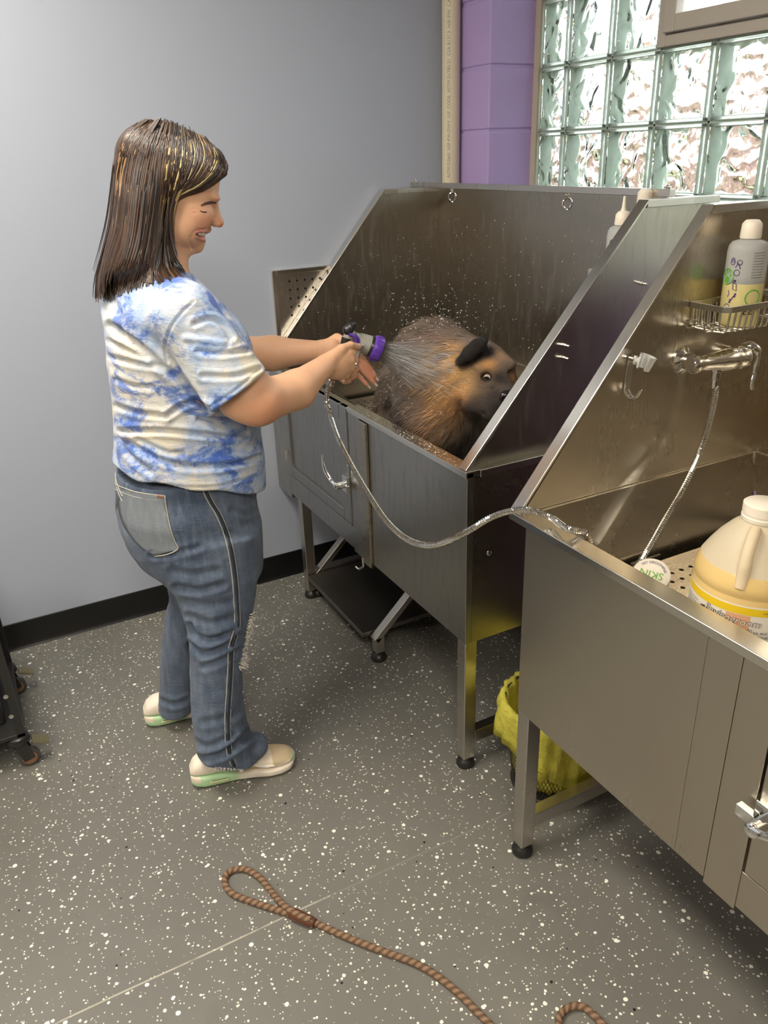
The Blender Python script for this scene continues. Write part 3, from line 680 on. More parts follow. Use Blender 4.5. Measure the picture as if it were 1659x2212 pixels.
# wire basket
def wire_basket(xw, sgn, y0_, label, z0_=1.283, ztop=1.340, ln=.25, dp=.10):
    t = thing('wire_basket', label, 'basket', (xw, y0_, z0_))
    X = lambda d: xw+sgn*d
    fl = MB(); c = [(X(.002), y0_), (X(dp-.012), y0_), (X(dp), y0_+.012), (X(dp), y0_+ln-.012), (X(dp-.012), y0_+ln), (X(.002), y0_+ln)]
    for i in range(5): fl.bar((*c[i], ztop), (*c[i+1], ztop), .003, .013)
    fl.bar((*c[5], ztop), (*c[0], ztop), .003, .013)
    fl.build('rim_band', M['wire'], t, bevel=.0008)
    n = 14; w = MB()
    for i in range(n):
        yy = y0_+.010+(ln-.02)*i/(n-1)
        w.tube(spline([(X(.004), yy, ztop-.004), (X(.006), yy, z0_+.006), (X(.014), yy, z0_), (X(dp-.016), yy, z0_), (X(dp-.005), yy, z0_+.008), (X(dp-.001), yy, ztop-.004)], 5), .0021, 6)
    w.build('floor_wires', M['wire'], t)
    for ye, sg in ((y0_, 1), (y0_+ln, -1)):
        w = MB()
        for i in range(1, 6):
            xx = X(.004+(dp-.008)*i/6)
            w.tube(spline([(xx, ye+sg*.002, ztop-.004), (xx, ye+sg*.004, z0_+.010), (xx, ye+sg*.012, z0_+.003), (xx, ye+sg*.03, z0_+.003)], 4), .0021, 6)
        w.build('end_wires', M['wire'], t)
    for k, dd in enumerate((.012, .062)):
        a = Vector((X(dd), y0_+.002, z0_+.012))
        MB().tube(spline([a+Vector((0, .02, -.012)), a+Vector((0, -.004, -.012)), a+Vector((0, -.016, -.010)), a+Vector((.0, -.020, .004)), a+Vector((sgn*.014, -.018, .008)), a+Vector((sgn*.020, -.004, .004))], 5), .0021, 6).build('hook', M['wire'], t)
    return t
bs = at(1490, 655, 'x', SX)
wire_basket(SX, 1, bs.y, 'satin wire basket on the nearest tub\'s wall, holding a bottle', z0_=bs.z-.050, ztop=bs.z-.002, dp=.10)
b2y = .455
wire_basket(-.040, -1, b2y, 'wire basket mostly hidden behind the first tub\'s right slanted edge', z0_=1.30, ztop=1.355, ln=.24)

# ------------------------------------------------------------------ bottles
bpm = N('cloudy_bottle'); bpm.set(col=srgb(225, 226, 224), rough=.30, trans=.55, ior=1.2, sss=.0)
liq = N('shampoo_liquid'); liq.set(col=srgb(226, 212, 150), rough=.25, trans=.15, ior=1.2)
cap_m = M['whiteplastic']
def bottle(c, rw, h, rn, label, nozzle=False, group=None, fill=.55, face=None, marks=True):
    t = thing('plastic_bottle', label, 'bottle', tuple(c), group)
    c = Vector(c); hs = h*.80
    lvl = hs*fill
    MB().lathe([(0, 0), (rw*.94, 0), (rw, .004), (rw, lvl)], c, n=40).build('liquid_part', liq.m, t, smooth=40)
    MB().lathe([(rw, lvl), (rw, hs-.02), (rw*.96, hs-.008), (rw*.82, hs), (rn+.004, hs+.004), (rn, hs+.006), (rn, hs+.012), (0, hs+.012)], c, n=40).build('body', bpm.m, t, smooth=50)
    q = MB(); cz = hs+.006; n = 36; v = []; pr = [(rn+.004, 0), (rn+.0045, .004), (rn+.003, h-cz-.008), (rn-.001, h-cz-.003), (rn-.004, h-cz), (0, h-cz)]
    q.lathe([(0, 0)]+pr, c+Vector((0, 0, cz)), n=12)
    q.build('cap', cap_m, t, bevel=.001)
    if nozzle: MB().lathe([(.008, 0), (.005, .010), (.0032, .034), (.0025, .036), (0, .036)], c+Vector((0, 0, h-.001)), n=16).build('nozzle', cap_m, t, smooth=60)
    if marks:
        R = rw+.0005; fa = face if face is not None else math.atan2(CAM.y-c.y, CAM.x-c.x)
        P = lambda a, z: (c.x+R*math.cos(fa+a), c.y+R*math.sin(fa+a), c.z+z)
        Z = hs
        sc = MB()
        for k in range(10):
            z_ = Z*(.60+.032*k); sc.tube([P(a/10, z_) for a in range(3, 10)], .0006, 4)
        sc.build('scale_lines', M['ink_grey'], t)
        gq = MB()
        def ringm(a, z, r, w=.0009, mb_=gq): mb_.tube([P(a+r/R*math.cos(k*PI/8), z+r*math.sin(k*PI/8)) for k in range(16)], w, 4, closed=True)
        def blob(a, z, rx, rz, mb_):
            ctr = P(a, z); mb_.add([ctr]+[P(a+rx/R*math.cos(k*PI/6), z+rz*math.sin(k*PI/6)) for k in range(12)], [(0, k+1, (k+1) % 12+1) for k in range(12)])
        ringm(-.92, Z*.60, .016, .0013)
        blob(-.92, Z*.565, .006, .007, gq)
        for dx, dz in ((-.008, .004), (-.003, .010), (.004, .010), (.009, .003)): blob(-.92+dx/R, Z*.60+dz, .0024, .0035, gq)
        gq.build('green_print', M['ink_green'], t); g2 = MB(); ringm(.55, Z*.36, .016, .0013, g2); g2.build('green_ring_print', M['ink_green'], t)
        pq = MB(); ringm(-.68, Z*.80, .004, .0008, pq); ringm(-.68, Z*.775, .005, .0008, pq)
        pq.tube([P(-.50, Z*.72), P(-.36, Z*.77), P(-.25, Z*.70)], .001, 4); ringm(-.32, Z*.775, .005, .0008, pq)
        ringm(-.40, Z*.655, .006, .0007, pq)
        pq.tube([P(-.52, Z*.54), P(-.34, Z*.52), P(-.30, Z*.44), P(-.48, Z*.455), P(-.52, Z*.54)], .0009, 4); pq.tube([P(-.45, Z*.55), P(-.43, Z*.57)], .003, 5)
        pq.tube([P(-.55, Z*.31), P(-.35, Z*.39)], .0012, 4)
        for a, z in ((-.57, .30), (-.54, .325), (-.35, .375), (-.32, .40)): blob(a, Z*z, .0025, .0025, pq)
        ringm(-.70, Z*.24, .006, .0008, pq); pq.tube([P(-.72, Z*.44), P(-.66, Z*.40), P(-.72, Z*.36)], .0009, 4)
        pq.build('purple_print', M['ink_purple'], t)
        for txt, zz, sz, a_ in (('EZ', .19, .020, .42),):
            tv, tf = text_verts(txt, sz); MB().add([P(a_+p[0]/R, Z*zz+p[1]) for p in tv], tf).build('lettering', M['ink_dark'], t)
    return t
Bx = .345; By = bs.y+.115
bt = at(1645, 475, 'x', Bx)
base_z = bs.z-.047
bottle((SX+.052, bt.y-.004, base_z), .041, bt.z-base_z, .017, 'tall cloudy squeeze bottle with printed paw marks in the nearest wire basket', fill=.52)
for (u, v_, lab, noz, dyy) in ((1345, 478, 'cloudy bottle with a pointed white nozzle behind the slanted edge', True, 0), (1395, 408, 'bottle whose white cap shows above the first tub\'s slanted edge', False, 0)):
    p = at(u, v_, 'x', -.098 if noz else -.086)
    zt_ = p.z; 
    if noz: zt_ = at(1345, 456, 'x', -.098).z
    bottle((p.x, p.y, 1.305), .036, zt_-1.305, .016, lab, nozzle=noz, fill=.5)

# jug of shampoo concentrate
JC = Vector((.712, .128, tub2['grate_z']+.0005)); JR, JH = .098, .335
jt = thing('plastic_jug', 'large translucent jug of amber shampoo with white screw cap and printed label', 'jug', tuple(JC))
def jug_shell(off, z0_, z1_, cap=True):
    pr = [(0, .0), (.90, .0), (.98, .008), (1.0, .02), (1.0, .187), (.974, .192), (.974, .195), (1.0, .202), (.985, .213), (.93, .228), (.82, .247), (.66, .270), (.48, .290), (.33, .303), (.28, .308), (.28, .320), (0, .320)]
    pr = [(r*JR-off if r else 0, z) for r, z in pr]; out = []
    for i, (r, z) in enumerate(pr):
        if z < z0_-1e-6: continue
        if z > z1_+1e-6:
            r0, zz0 = pr[i-1]; t = (z1_-zz0)/(z-zz0) if z > zz0 else 0; out.append((r0+(r-r0)*t, z1_)); break
        out.append((r, z))
    return out
jm = N('cloudy_jug'); jm.set(col=srgb(244, 228, 196), rough=.34, trans=.40, ior=1.2, sss=.0)
jl = N('amber_shampoo'); jl.set(col=srgb(240, 208, 140), rough=.2, trans=.3, ior=1.33, sss=.0)
pr = jug_shell(0, 0, .232); lv_r = pr[-1][0]
MB().lathe(pr+[(0, pr[-1][1])], JC, n=56).build('shampoo', jl.m, jt, smooth=50)
full = jug_shell(0, 0, .4); up_ = [(lv_r, .232)]+[q for q in full if q[1] > .232]
MB().lathe(up_, JC, n=56).build('jug_body', jm.m, jt, smooth=50)
v = []; capp = [(0, .304), (.033, .304), (.034, .306), (.034, .312), (.0325, .313), (.0325, .316), (.0335, .317), (.0335, .333), (.031, JH), (0, JH)]
MB().lathe(capp, JC, n=48).build('screw_cap', cap_m, jt, smooth=40)
fa = math.atan2(CAM.y-JC.y, CAM.x-JC.x)
hd = Vector((math.cos(fa-.15), math.sin(fa-.15), 0))
MB().tube(spline([JC+hd*.040+Vector((0, 0, .300)), JC+hd*.066+Vector((0, 0, .285)), JC+hd*.083+Vector((0, 0, .255)), JC+hd*.086+Vector((0, 0, .232)), JC+hd*.090+Vector((0, 0, .212))], 6), [.010]*12+[.011]*13, 14).build('handle', jm.m, jt, smooth=70)
JRl = JR+.0006
def JP(a, z): return (JC.x+JRl*math.cos(fa+a), JC.y+JRl*math.sin(fa+a), JC.z+z+.021)
def patch(a0_, a1_, z0_, z1_, name, mat_, k=0.0):
    n = 24; v = []; f = []
    for i in range(n+1):
        a = a0_+(a1_-a0_)*i/n
        for z in (z0_, z1_): q = Vector(JP(a, z)); d = Vector((q.x-JC.x, q.y-JC.y, 0)).normalized(); v.append(q+d*k)
    f = [(2*i, 2*i+2, 2*i+3, 2*i+1) for i in range(n)]
    MB().add(v, f).build(name, mat_, jt)
lab_w = plain('white_label', srgb(232, 224, 208), .4)
patch(-1.62, 1.4, .012, .163, 'label', lab_w, .0001)
patch(-1.62, 1.4, .146, .160, 'yellow_band', plain('label_yellow', srgb(236, 200, 40), .4), .0005)
patch(-1.62, -.90, .060, .070, 'yellow_band', bpy.data.materials['label_yellow'], .0005)
patch(-.30, .10, .070, .145, 'orange_field', plain('label_orange', srgb(222, 168, 128), .5), .0005)
patch(.18, .56, .084, .087, 'dark_band', M['ink_grey'], .0005)
def jtext(s, a, z, size, mat_, k=.0012, tilt=0.0, shear=0.0, depth=0.0, flat=False):
    tv, tf = text_verts(s, size); v = []
    for p in tv:
        x_, y_ = p[0]+shear*p[1], p[1]+tilt*p[0]; q = Vector(JP(a+x_/JRl, z+y_)); d = Vector((q.x-JC.x, q.y-JC.y, 0)).normalized(); v.append(q+d*k)
    MB().add(v, tf).build('lettering', mat_, jt)
# outlined script word: dark copies around a pale one
for dx, dz in ((-.0007, 0), (.0007, 0), (0, .0007), (0, -.0007), (.0005, .0005), (-.0005, -.0005), (.0005, -.0005), (-.0005, .0005)): jtext('Envirogroom', -.20+dx/JR, .134+dz, .0185, M['ink_dark'], .0010, -.08, .3)
jtext('Envirogroom', -.20, .134, .0185, lab_w, .0016, -.08, .3)
jtext('PROFESSIONAL', -.22, .1185, .0066, M['ink_dark'], .0012, 0, .2); jtext('PET', .12, .1185, .0052, M['ink_dark']); jtext('PRODUCTS', -.18, .1115, .0066, M['ink_dark'], .0012, 0, .2)
jtext('FLEA AND TICK', .36, .114, .0068, M['ink_dark']); jtext('RELIEF', .36, .106, .0068, M['ink_dark']); jtext('32:1', .36, .094, .0066, M['ink_dark']); jtext('CONCENTRATED', .45, .153, .0042, M['ink_dark'])
for k in range(9): patch(-1.36, -.90-.05*(k % 3), .1368-k*.0062, .1382-k*.0062, 'small_print_line', M['ink_grey'], .0012)
# black toothed emblem left of the word
v = []; n = 16; ce = (-.72, .128)
for k in range(n*2):
    r_ = .0105 if k % 2 == 0 else .0078; a = PI*k/n
    q = Vector(JP(ce[0]+r_*1.25*math.cos(a)/JR, ce[1]+r_*math.sin(a))); d = Vector((q.x-JC.x, q.y-JC.y, 0)).normalized(); v.append(q+d*.0012)
q = Vector(JP(*ce)); v.append(q+Vector((q.x-JC.x, q.y-JC.y, 0)).normalized()*.0014)
MB().add(v, [(2*n, k, (k+1) % (2*n)) for k in range(2*n)]).build('emblem', M['ink_dark'], jt)
patch(ce[0]-.06, ce[0]+.055, ce[1]-.003, ce[1]+.004, 'emblem', lab_w, .0019)

# round white lid lying on the grate by the hose end
LR = .040; LC0 = at(1407, 1240, 'z', .800); LN = ((CAM-LC0).normalized()*.75+Vector((0, 0, 1))*.65).normalized()
LC = LC0
le1 = (CR-LN*CR.dot(LN)).normalized(); le2 = LN.cross(le1)
lt2 = thing('shampoo_pot', 'small round white pot with a green and purple printed lid leaning on the grate', 'pot', tuple(LC-LN*.03))
MB().lathe([(0, -.040), (LR-.004, -.040), (LR-.002, -.036), (LR-.002, -.014)], LC, axis=LN, n=40).build('pot_body', cap_m, lt2, smooth=40)
MB().lathe([(LR, -.013), (LR+.0005, -.011), (LR, -.002), (LR-.003, .0), (0, .0005)], LC, axis=LN, n=48).build('lid', cap_m, lt2, smooth=40)
def lidtext(s, size, mat_, arc=None, dy=0.0, rot=0.0):
    tv, tf = text_verts(s, size); v = []
    for p in tv:
        if arc: a = PI/2-p[0]/arc; r_ = arc+p[1]; x_, y_ = r_*math.cos(a), r_*math.sin(a)
        else: x_, y_ = p[0], p[1]+dy
        x2, y2 = x_*math.cos(rot)-y_*math.sin(rot), x_*math.sin(rot)+y_*math.cos(rot); v.append(LC+le1*x2+le2*y2+LN*.0014)
    MB().add(v, tf).build('lettering', mat_, lt2)
lidtext('SKIN', .024, M['ink_green'], None, .0, PI-.45); lidtext('PET GROOMING', .0085, M['ink_purple'], .029, 0, -.55)
# bottle with a blue label cut by the right edge
p = at(1672, 1330, 'z', .90)
t = thing('shampoo_bottle', 'white bottle with a blue label at the right edge beside the jug', 'bottle', (p.x, p.y, tub2['grate_z']+.0005))
bcn = Vector((p.x, max(p.y, .045), tub2['grate_z']+.0005)); t.location = bcn
MB().lathe([(0, 0), (.033, 0), (.035, .003), (.035, .12), (.030, .138), (.014, .150), (.014, .155), (0, .155)], bcn, n=36).build('body', cap_m, t, smooth=50)
MB().lathe([(.016, .151), (.016, .172), (.012, .175), (0, .175)], bcn, n=24).build('cap', cap_m, t, smooth=40)
MB().lathe([(.0354, .03), (.0354, .098)], bcn, n=36).build('label', plain('blue_label', srgb(88, 132, 178), .4), t, smooth=60)
# little lever rod lying on the grate beside the lid
MB_ = MB().tube([at(1362, 1219, 'z', .763), at(1425, 1198, 'z', .763)], .003, 8)
o = MB_.build('metal_rod', M['chrome'], None); tag(o, 'thin chrome rod lying on the grate beside the hose', 'rod')
# ------------------------------------------------------------------ smooth implicit modelling
def _v(p): return np.array(p, dtype=np.float32)
def rc(a, b, ra, rb):
    a, b = _v(a), _v(b); ba = b-a; L = float(ba@ba)+1e-12
    def f(x, y, z):
        px, py, pz = x-a[0], y-a[1], z-a[2]; t = np.clip((px*ba[0]+py*ba[1]+pz*ba[2])/L, 0, 1)
        return np.sqrt((px-ba[0]*t)**2+(py-ba[1]*t)**2+(pz-ba[2]*t)**2)-(ra+(rb-ra)*t)
    R = max(ra, rb); return f, np.minimum(a-ra, b-rb)-0*R, np.maximum(a+ra, b+rb)
def el(c, r, ax=None):
    c = _v(c); r = _v(r if hasattr(r, '__len__') else (r, r, r)); A = np.eye(3, dtype=np.float32) if ax is None else np.array([list(Vector(q).normalized()) for q in ax], dtype=np.float32)
    def f(x, y, z):
        d = (x-c[0], y-c[1], z-c[2]); q = [A[i, 0]*d[0]+A[i, 1]*d[1]+A[i, 2]*d[2] for i in range(3)]
        k0 = np.sqrt(sum((q[i]/r[i])**2 for i in range(3))); k1 = np.sqrt(sum((q[i]/r[i]**2)**2 for i in range(3)))+1e-9
        return k0*(k0-1)/k1
    e = np.sqrt((A**2*(r[:, None]**2)).sum(0)); return f, c-e, c+e
def loft(st, n=2.0, frame=None):
    """st: rows (t, cb, cc, rb, rc) sorted by t. Frame: origin, axis t, axis b, axis c (default t=z, b=x, c=y)"""
    st = np.array(sorted(st), dtype=np.float32); T = st[:, 0]
    o, at_, ab, ac = (np.zeros(3), (0, 0, 1), (1, 0, 0), (0, 1, 0)) if frame is None else frame
    o = _v(o); at_, ab, ac = [_v(list(Vector(q).normalized())) for q in (at_, ab, ac)]
    tt = np.linspace(T[0], T[-1], 160); S = np.stack([np.interp(tt, T, st[:, i]) for i in range(1, 5)], 1)
    k = 9; ker = np.hanning(k+2)[1:-1]; ker /= ker.sum()
    for i in range(4): S[:, i] = np.convolve(np.pad(S[:, i], k//2, mode='edge'), ker, 'valid')
    def f(x, y, z):
        d = (x-o[0], y-o[1], z-o[2]); t = d[0]*at_[0]+d[1]*at_[1]+d[2]*at_[2]; b = d[0]*ab[0]+d[1]*ab[1]+d[2]*ab[2]; c = d[0]*ac[0]+d[1]*ac[1]+d[2]*ac[2]
        shp = np.broadcast(t, b, c).shape; tf = np.clip(t, T[0], T[-1]); fi = (tf-T[0])/(T[-1]-T[0])*159
        i0 = np.clip(fi.astype(np.int32), 0, 158); w = (fi-i0)
        cb, cc, rb, rc_ = [S[i0, i]*(1-w)+S[i0+1, i]*w for i in range(4)]
        q = (np.abs((b-cb)/rb)**n+np.abs((c-cc)/rc_)**n)**(1/n)
        d1 = (q-1)*np.minimum(rb, rc_)*np.where(q < 1, 1, .9+.1*np.maximum(rb, rc_)/np.minimum(rb, rc_))
        e = np.maximum(np.maximum(T[0]-t, t-T[-1]), -1)
        return np.where(e > 0, np.sqrt(np.maximum(d1, 0)**2+e**2), np.maximum(d1, e))
    pts = []
    for i in range(0, 160, 8):
        for sb in (-1, 1):
            for sc in (-1, 1): pts.append(o+at_*tt[i]+ab*(S[i, 0]+sb*S[i, 2])+ac*(S[i, 1]+sc*S[i, 3]))
    for sb in (-1, 1):
        for sc in (-1, 1): pts.append(o+at_*tt[-1]+ab*(S[-1, 0]+sb*S[-1, 2])+ac*(S[-1, 1]+sc*S[-1, 3]))
    pts = np.array(pts); return f, pts.min(0), pts.max(0)
def plane(p, n):
    n = _v(list(Vector(n).normalized())); p = _v(p)
    return (lambda x, y, z: (x-p[0])*n[0]+(y-p[1])*n[1]+(z-p[2])*n[2]), None, None
def smin(a, b, k):
    if k <= 0: return np.minimum(a, b)
    h = np.maximum(k-np.abs(a-b), 0)/k; return np.minimum(a, b)-h*h*k*.25
def sdf_eval(prims, P):
    D = np.full(len(P), 1.0, dtype=np.float32); x, y, z = P[:, 0], P[:, 1], P[:, 2]
    for (f, lo, hi), k, op in prims:
        d = f(x, y, z)
        D = smin(D, d, k) if op == '+' else (-smin(-D, d, k) if op == '-' else -smin(-D, -d, k))
    return D
def graded(lo, hi, fine, coarse, spans):
    out = [lo]
    while out[-1] < hi: out.append(out[-1]+(fine if any(a <= out[-1] < b for a, b in spans) else coarse))
    return np.array(out, dtype=np.float32)
def sdf_mesh(prims, lo, hi, h, axes=None):
    lo = np.array(lo, dtype=np.float32); hi = np.array(hi, dtype=np.float32); n = np.ceil((hi-lo)/h).astype(int)+1
    ax = [lo[i]+h*np.arange(n[i], dtype=np.float32) for i in range(3)]
    if axes is not None: ax = axes; n = np.array([len(a) for a in ax])
    D = np.full(n, .05, dtype=np.float32)
    for (f, pl, ph), k, op in prims:
        if pl is None: s = (slice(0, n[0]), slice(0, n[1]), slice(0, n[2]))
        else:
            mrg = max(k, .004)+4*h; a = np.array([np.searchsorted(ax[i], pl[i]-mrg) for i in range(3)]); b = np.array([np.searchsorted(ax[i], ph[i]+mrg) for i in range(3)])
            if (b-a).min() <= 0: continue
            s = tuple(slice(a[i], b[i]) for i in range(3))
        d = f(ax[0][s[0]][:, None, None], ax[1][s[1]][None, :, None], ax[2][s[2]][None, None, :]).astype(np.float32)
        D[s] = smin(D[s], d, k) if op == '+' else (-smin(-D[s], d, k) if op == '-' else -smin(-D[s], -d, k))
    D[0] = D[-1] = .05; D[:, 0] = D[:, -1] = .05; D[:, :, 0] = D[:, :, -1] = .05
    S = D < 0
    cnt = np.zeros(n-1, dtype=np.int8)
    for i in (0, 1):
        for j in (0, 1):
            for k in (0, 1): cnt += S[i:n[0]-1+i, j:n[1]-1+j, k:n[2]-1+k]
    I = np.argwhere((cnt > 0) & (cnt < 8)); del cnt
    idx = np.full(n-1, -1, dtype=np.int32); idx[I[:, 0], I[:, 1], I[:, 2]] = np.arange(len(I))
    C = [(i, j, k) for i in (0, 1) for j in (0, 1) for k in (0, 1)]
    val = np.stack([D[I[:, 0]+c[0], I[:, 1]+c[1], I[:, 2]+c[2]] for c in C], 1)
    acc = np.zeros((len(I), 3)); num = np.zeros(len(I))
    for a in range(8):
        for b in range(a+1, 8):
            if sum(abs(C[a][q]-C[b][q]) for q in range(3)) != 1: continue
            va, vb = val[:, a], val[:, b]; m_ = (va < 0) != (vb < 0); t = np.where(m_, va/np.where(m_, va-vb, 1), 0)[:, None]
            p = np.array(C[a])[None]*(1-t)+np.array(C[b])[None]*t; acc += p*m_[:, None]; num += m_
    V = I+acc/num[:, None]; V = np.stack([np.interp(V[:, i], np.arange(n[i]), ax[i]) for i in range(3)], 1)
    F = []
    for d in range(3):
        e = [slice(None)]*3; e[d] = slice(0, n[d]-1); g = [slice(None)]*3; g[d] = slice(1, n[d])
        A_, B_ = S[tuple(e)], S[tuple(g)]; E = np.argwhere(A_ != B_); o1, o2 = (d+1) % 3, (d+2) % 3
        sg = A_[E[:, 0], E[:, 1], E[:, 2]]
        ok = (E[:, o1] > 0) & (E[:, o2] > 0) & (E[:, o1] < n[o1]-1) & (E[:, o2] < n[o2]-1); E = E[ok]; sg = sg[ok]
        q = []
        for u, w_ in ((-1, -1), (0, -1), (0, 0), (-1, 0)):
            c = E.copy(); c[:, o1] += u; c[:, o2] += w_; q.append(idx[c[:, 0], c[:, 1], c[:, 2]])
        q = np.stack(q, 1); q[~sg] = q[~sg][:, ::-1]; F.append(q)
    return V.astype(np.float32), np.concatenate(F)
def vnormals(V, F):
    n = np.cross(V[F[:, 2]]-V[F[:, 0]], V[F[:, 3]]-V[F[:, 1]]); N_ = np.zeros_like(V)
    for i in range(4): np.add.at(N_, F[:, i], n)
    return N_/(np.linalg.norm(N_, axis=1, keepdims=True)+1e-9)
def relax(V, F, it=1, w=.5):
    e = np.concatenate([F[:, [0, 1]], F[:, [1, 2]], F[:, [2, 3]], F[:, [3, 0]]])
    for _ in range(it):
        A_ = np.zeros_like(V); c = np.zeros(len(V), dtype=np.float32); np.add.at(A_, e[:, 0], V[e[:, 1]]); np.add.at(c, e[:, 0], 1)
        V = V*(1-w)+w*A_/np.maximum(c, 1)[:, None]
    return V
def np_obj(name, V, F, m, parent=None, col=None, smooth=180):
    me = bpy.data.meshes.new(name); W_ = np.array(parent_world(parent)) if parent else np.zeros(3)
    me.vertices.add(len(V)); me.vertices.foreach_set('co', (V-W_).astype(np.float32).ravel())
    k = F.shape[1]; me.loops.add(F.size); me.loops.foreach_set('vertex_index', F.astype(np.int32).ravel()); me.polygons.add(len(F))
    me.polygons.foreach_set('loop_start', np.arange(0, F.size, k, dtype=np.int32)); me.polygons.foreach_set('loop_total', np.full(len(F), k, dtype=np.int32))
    me.update(); me.validate()
    if col is not None:
        a = me.color_attributes.new('Col', 'FLOAT_COLOR', 'POINT'); a.data.foreach_set('color', np.concatenate([col, np.ones((len(col), 1))], 1).astype(np.float32).ravel())
    o = link(name, me, m, parent); shade(me, smooth); return o
BF, BR, BU, BO = [np.array(q) for q in (CF, CR, CU, CAM)]
def to_px(V):
    d = V-BO; z = d@BF; return np.stack([829.5+F_PX*(d@BR)/z, 1106-F_PX*(d@BU)/z], 1)
def seg_dist(P, poly):
    best = np.full(len(P), 1e9)
    for a, b in zip(poly[:-1], poly[1:]):
        a = np.array(a, float); b = np.array(b, float); t = np.clip(((P-a)@(b-a))/((b-a)@(b-a)), 0, 1)
        best = np.minimum(best, np.linalg.norm(P-a-t[:, None]*(b-a), axis=1))
    return best
def vnoise(P, seed=0):
    r = np.random.default_rng(seed); out = np.zeros(len(P))
    for i in range(7):
        k = r.normal(size=3); k /= np.linalg.norm(k); out += np.sin(P@k*(1+.35*i)+r.uniform(0, 6.28))*(1/(1+.35*i))
    return out/3
A3 = lambda u, v, x: np.array(at(u, v, 'x', x))
def attr_mat(name, rough=.5, sss=0.0, bump=None, var=.12, **kw):
    x = N(name); a = x.n('ShaderNodeAttribute', attribute_name='Col'); c = a.outputs['Color']
    if var: c = x.mix(x.math('MULTIPLY', x.noise(x.pos(), 60, 4), var), c, (.25, .1, .06))
    x.set(col=c, rough=rough, sss=sss, **kw)
    if bump: x.bump(x.noise(x.pos(), bump[0], 3, .6), bump[1], bump[2])
    return x

# ------------------------------------------------------------------ the woman
XC = -.47
wm = thing('person', 'woman with long brown hair, tie-dye T-shirt, blue jeans and white sneakers, rinsing the dog', 'person', (XC, -.58, 0))
HC = np.array((XC, -.52, 1.60)); pt = math.radians(25); yw = math.radians(7)
hf = np.array((math.sin(yw)*math.cos(pt), math.cos(yw)*math.cos(pt), -math.sin(pt))); hx_ = np.array((math.cos(yw), -math.sin(yw), 0)); hu = np.cross(hx_, hf)
def H(x, f, u): return HC+hx_*x+hf*f+hu*u
AX = (hx_, hf, hu)
def hel(x, f, u, rx, rf, ru): return el(H(x, f, u), (rx, rf, ru), AX)
body = []
def add(L, p, k=.01, op='+'): L.append((p, k, op))
add(body, hel(0, .004, .032, .084, .106, .088), 0)
add(body, hel(0, .042, -.035, .066, .074, .082), .03)
for s in (-1, 1):
    add(body, hel(s*.046, .068, -.040, .030, .036, .036), .022)      # smiling cheeks
    add(body, hel(s*.040, .045, -.082, .034, .046, .036), .02)
    add(body, hel(s*.034, .100, .016, .024, .014, .009), .012)     # brow ridge
add(body, hel(0, .070, -.088, .044, .044, .028), .018)
add(body, hel(0, .098, -.103, .021, .020, .017), .014)               # chin
add(body, hel(0, .052, -.118, .044, .046, .022), .012)               # fold under the chin
add(body, rc(H(0, .108, .006), H(0, .132, -.030), .009, .0105), .012)
add(body, hel(0, .134, -.033, .0125, .0115, .0105), .006)
for s in (-1, 1): add(body, hel(s*.0125, .122, -.038, .0095, .012, .0085), .005)
for s in (-1, 1): add(body, hel(s*.006, .126, -.0465, .004, .005, .003), .003, '-')
for s in (-1, 1): add(body, hel(s*.034, .108, -.006, .018, .012, .009), .008, '-')
for s in (-1, 1): add(body, hel(s*.032, .092, -.007, .014, .013, .0115), .004)      # closed lids
add(body, rc(H(0, .113, -.0565), H(.026, .094, -.068), .0085, .006), .006); add(body, rc(H(0, .113, -.0565), H(-.026, .094, -.068), .0085, .006), .006)
add(body, rc(H(0, .108, -.086), H(.022, .092, -.080), .0085, .006), .006); add(body, rc(H(0, .108, -.086), H(-.022, .092, -.080), .0085, .006), .006)
def mir(P): P = np.array(P); return P-2*np.outer((P-HC)@hx_, hx_)
def hit0(prims, pix, t0=1.3):
    pix = np.array(pix, float); d = BF+BR*((pix[:, :1]-829.5)/F_PX)+BU*((1106-pix[:, 1:2])/F_PX); d = d/np.linalg.norm(d, axis=1, keepdims=True); t = np.full(len(pix), t0)
    best = np.full(len(pix), 9.0); bt = t.copy()
    for _ in range(200):
        s = sdf_eval(prims, (BO+d*t[:, None]).astype(np.float32)); m_ = s < best; bt = np.where(m_, t, bt); best = np.minimum(best, s); t = t+np.maximum(s*.6, .0006)*(s > .0003); t = np.minimum(t, 2.6)
    return BO+d*bt[:, None]
HEADP = list(body)
def groove(pix, r, k=.003, prims=None):
    P = hit0(HEADP, pix)
    for Q in (P, mir(P)):
        for a, b in zip(Q[:-1], Q[1:]): add(body, rc(a, b, r, r), k, '-')
    return P
def ridge(pix, r, k=.004):
    P = hit0(HEADP, pix)
    for Q in (P, mir(P)):
        for a, b in zip(Q[:-1], Q[1:]): add(body, rc(a, b, r, r*.9), k)
    return P
LIPU = ridge([(427, 501), (437, 499), (446, 499)], .0042); LIPL = ridge([(426, 511), (434, 517), (441, 519)], .0046)
MOUTH = groove([(428, 505), (436, 507), (445, 508)], .0050)
groove([(452, 492), (440, 495), (427, 496), (418, 502), (414, 514)], .0020)
groove([(411, 512), (411, 526), (416, 538)], .0022)
groove([(414, 453), (421, 452), (429, 453)], .0006); groove([(416, 461), (422, 459), (429, 458)], .0006)
for s in (-1, 1): add(body, hel(s*.043, .088, -.028, .020, .020, .017), .014)
add(body, rc(H(0, -.030, -.04), (XC, -.585, 1.36), .056, .068), .03)
add(body, rc(H(0, .01, -.105), (XC, -.545, 1.37), .045, .055), .02)
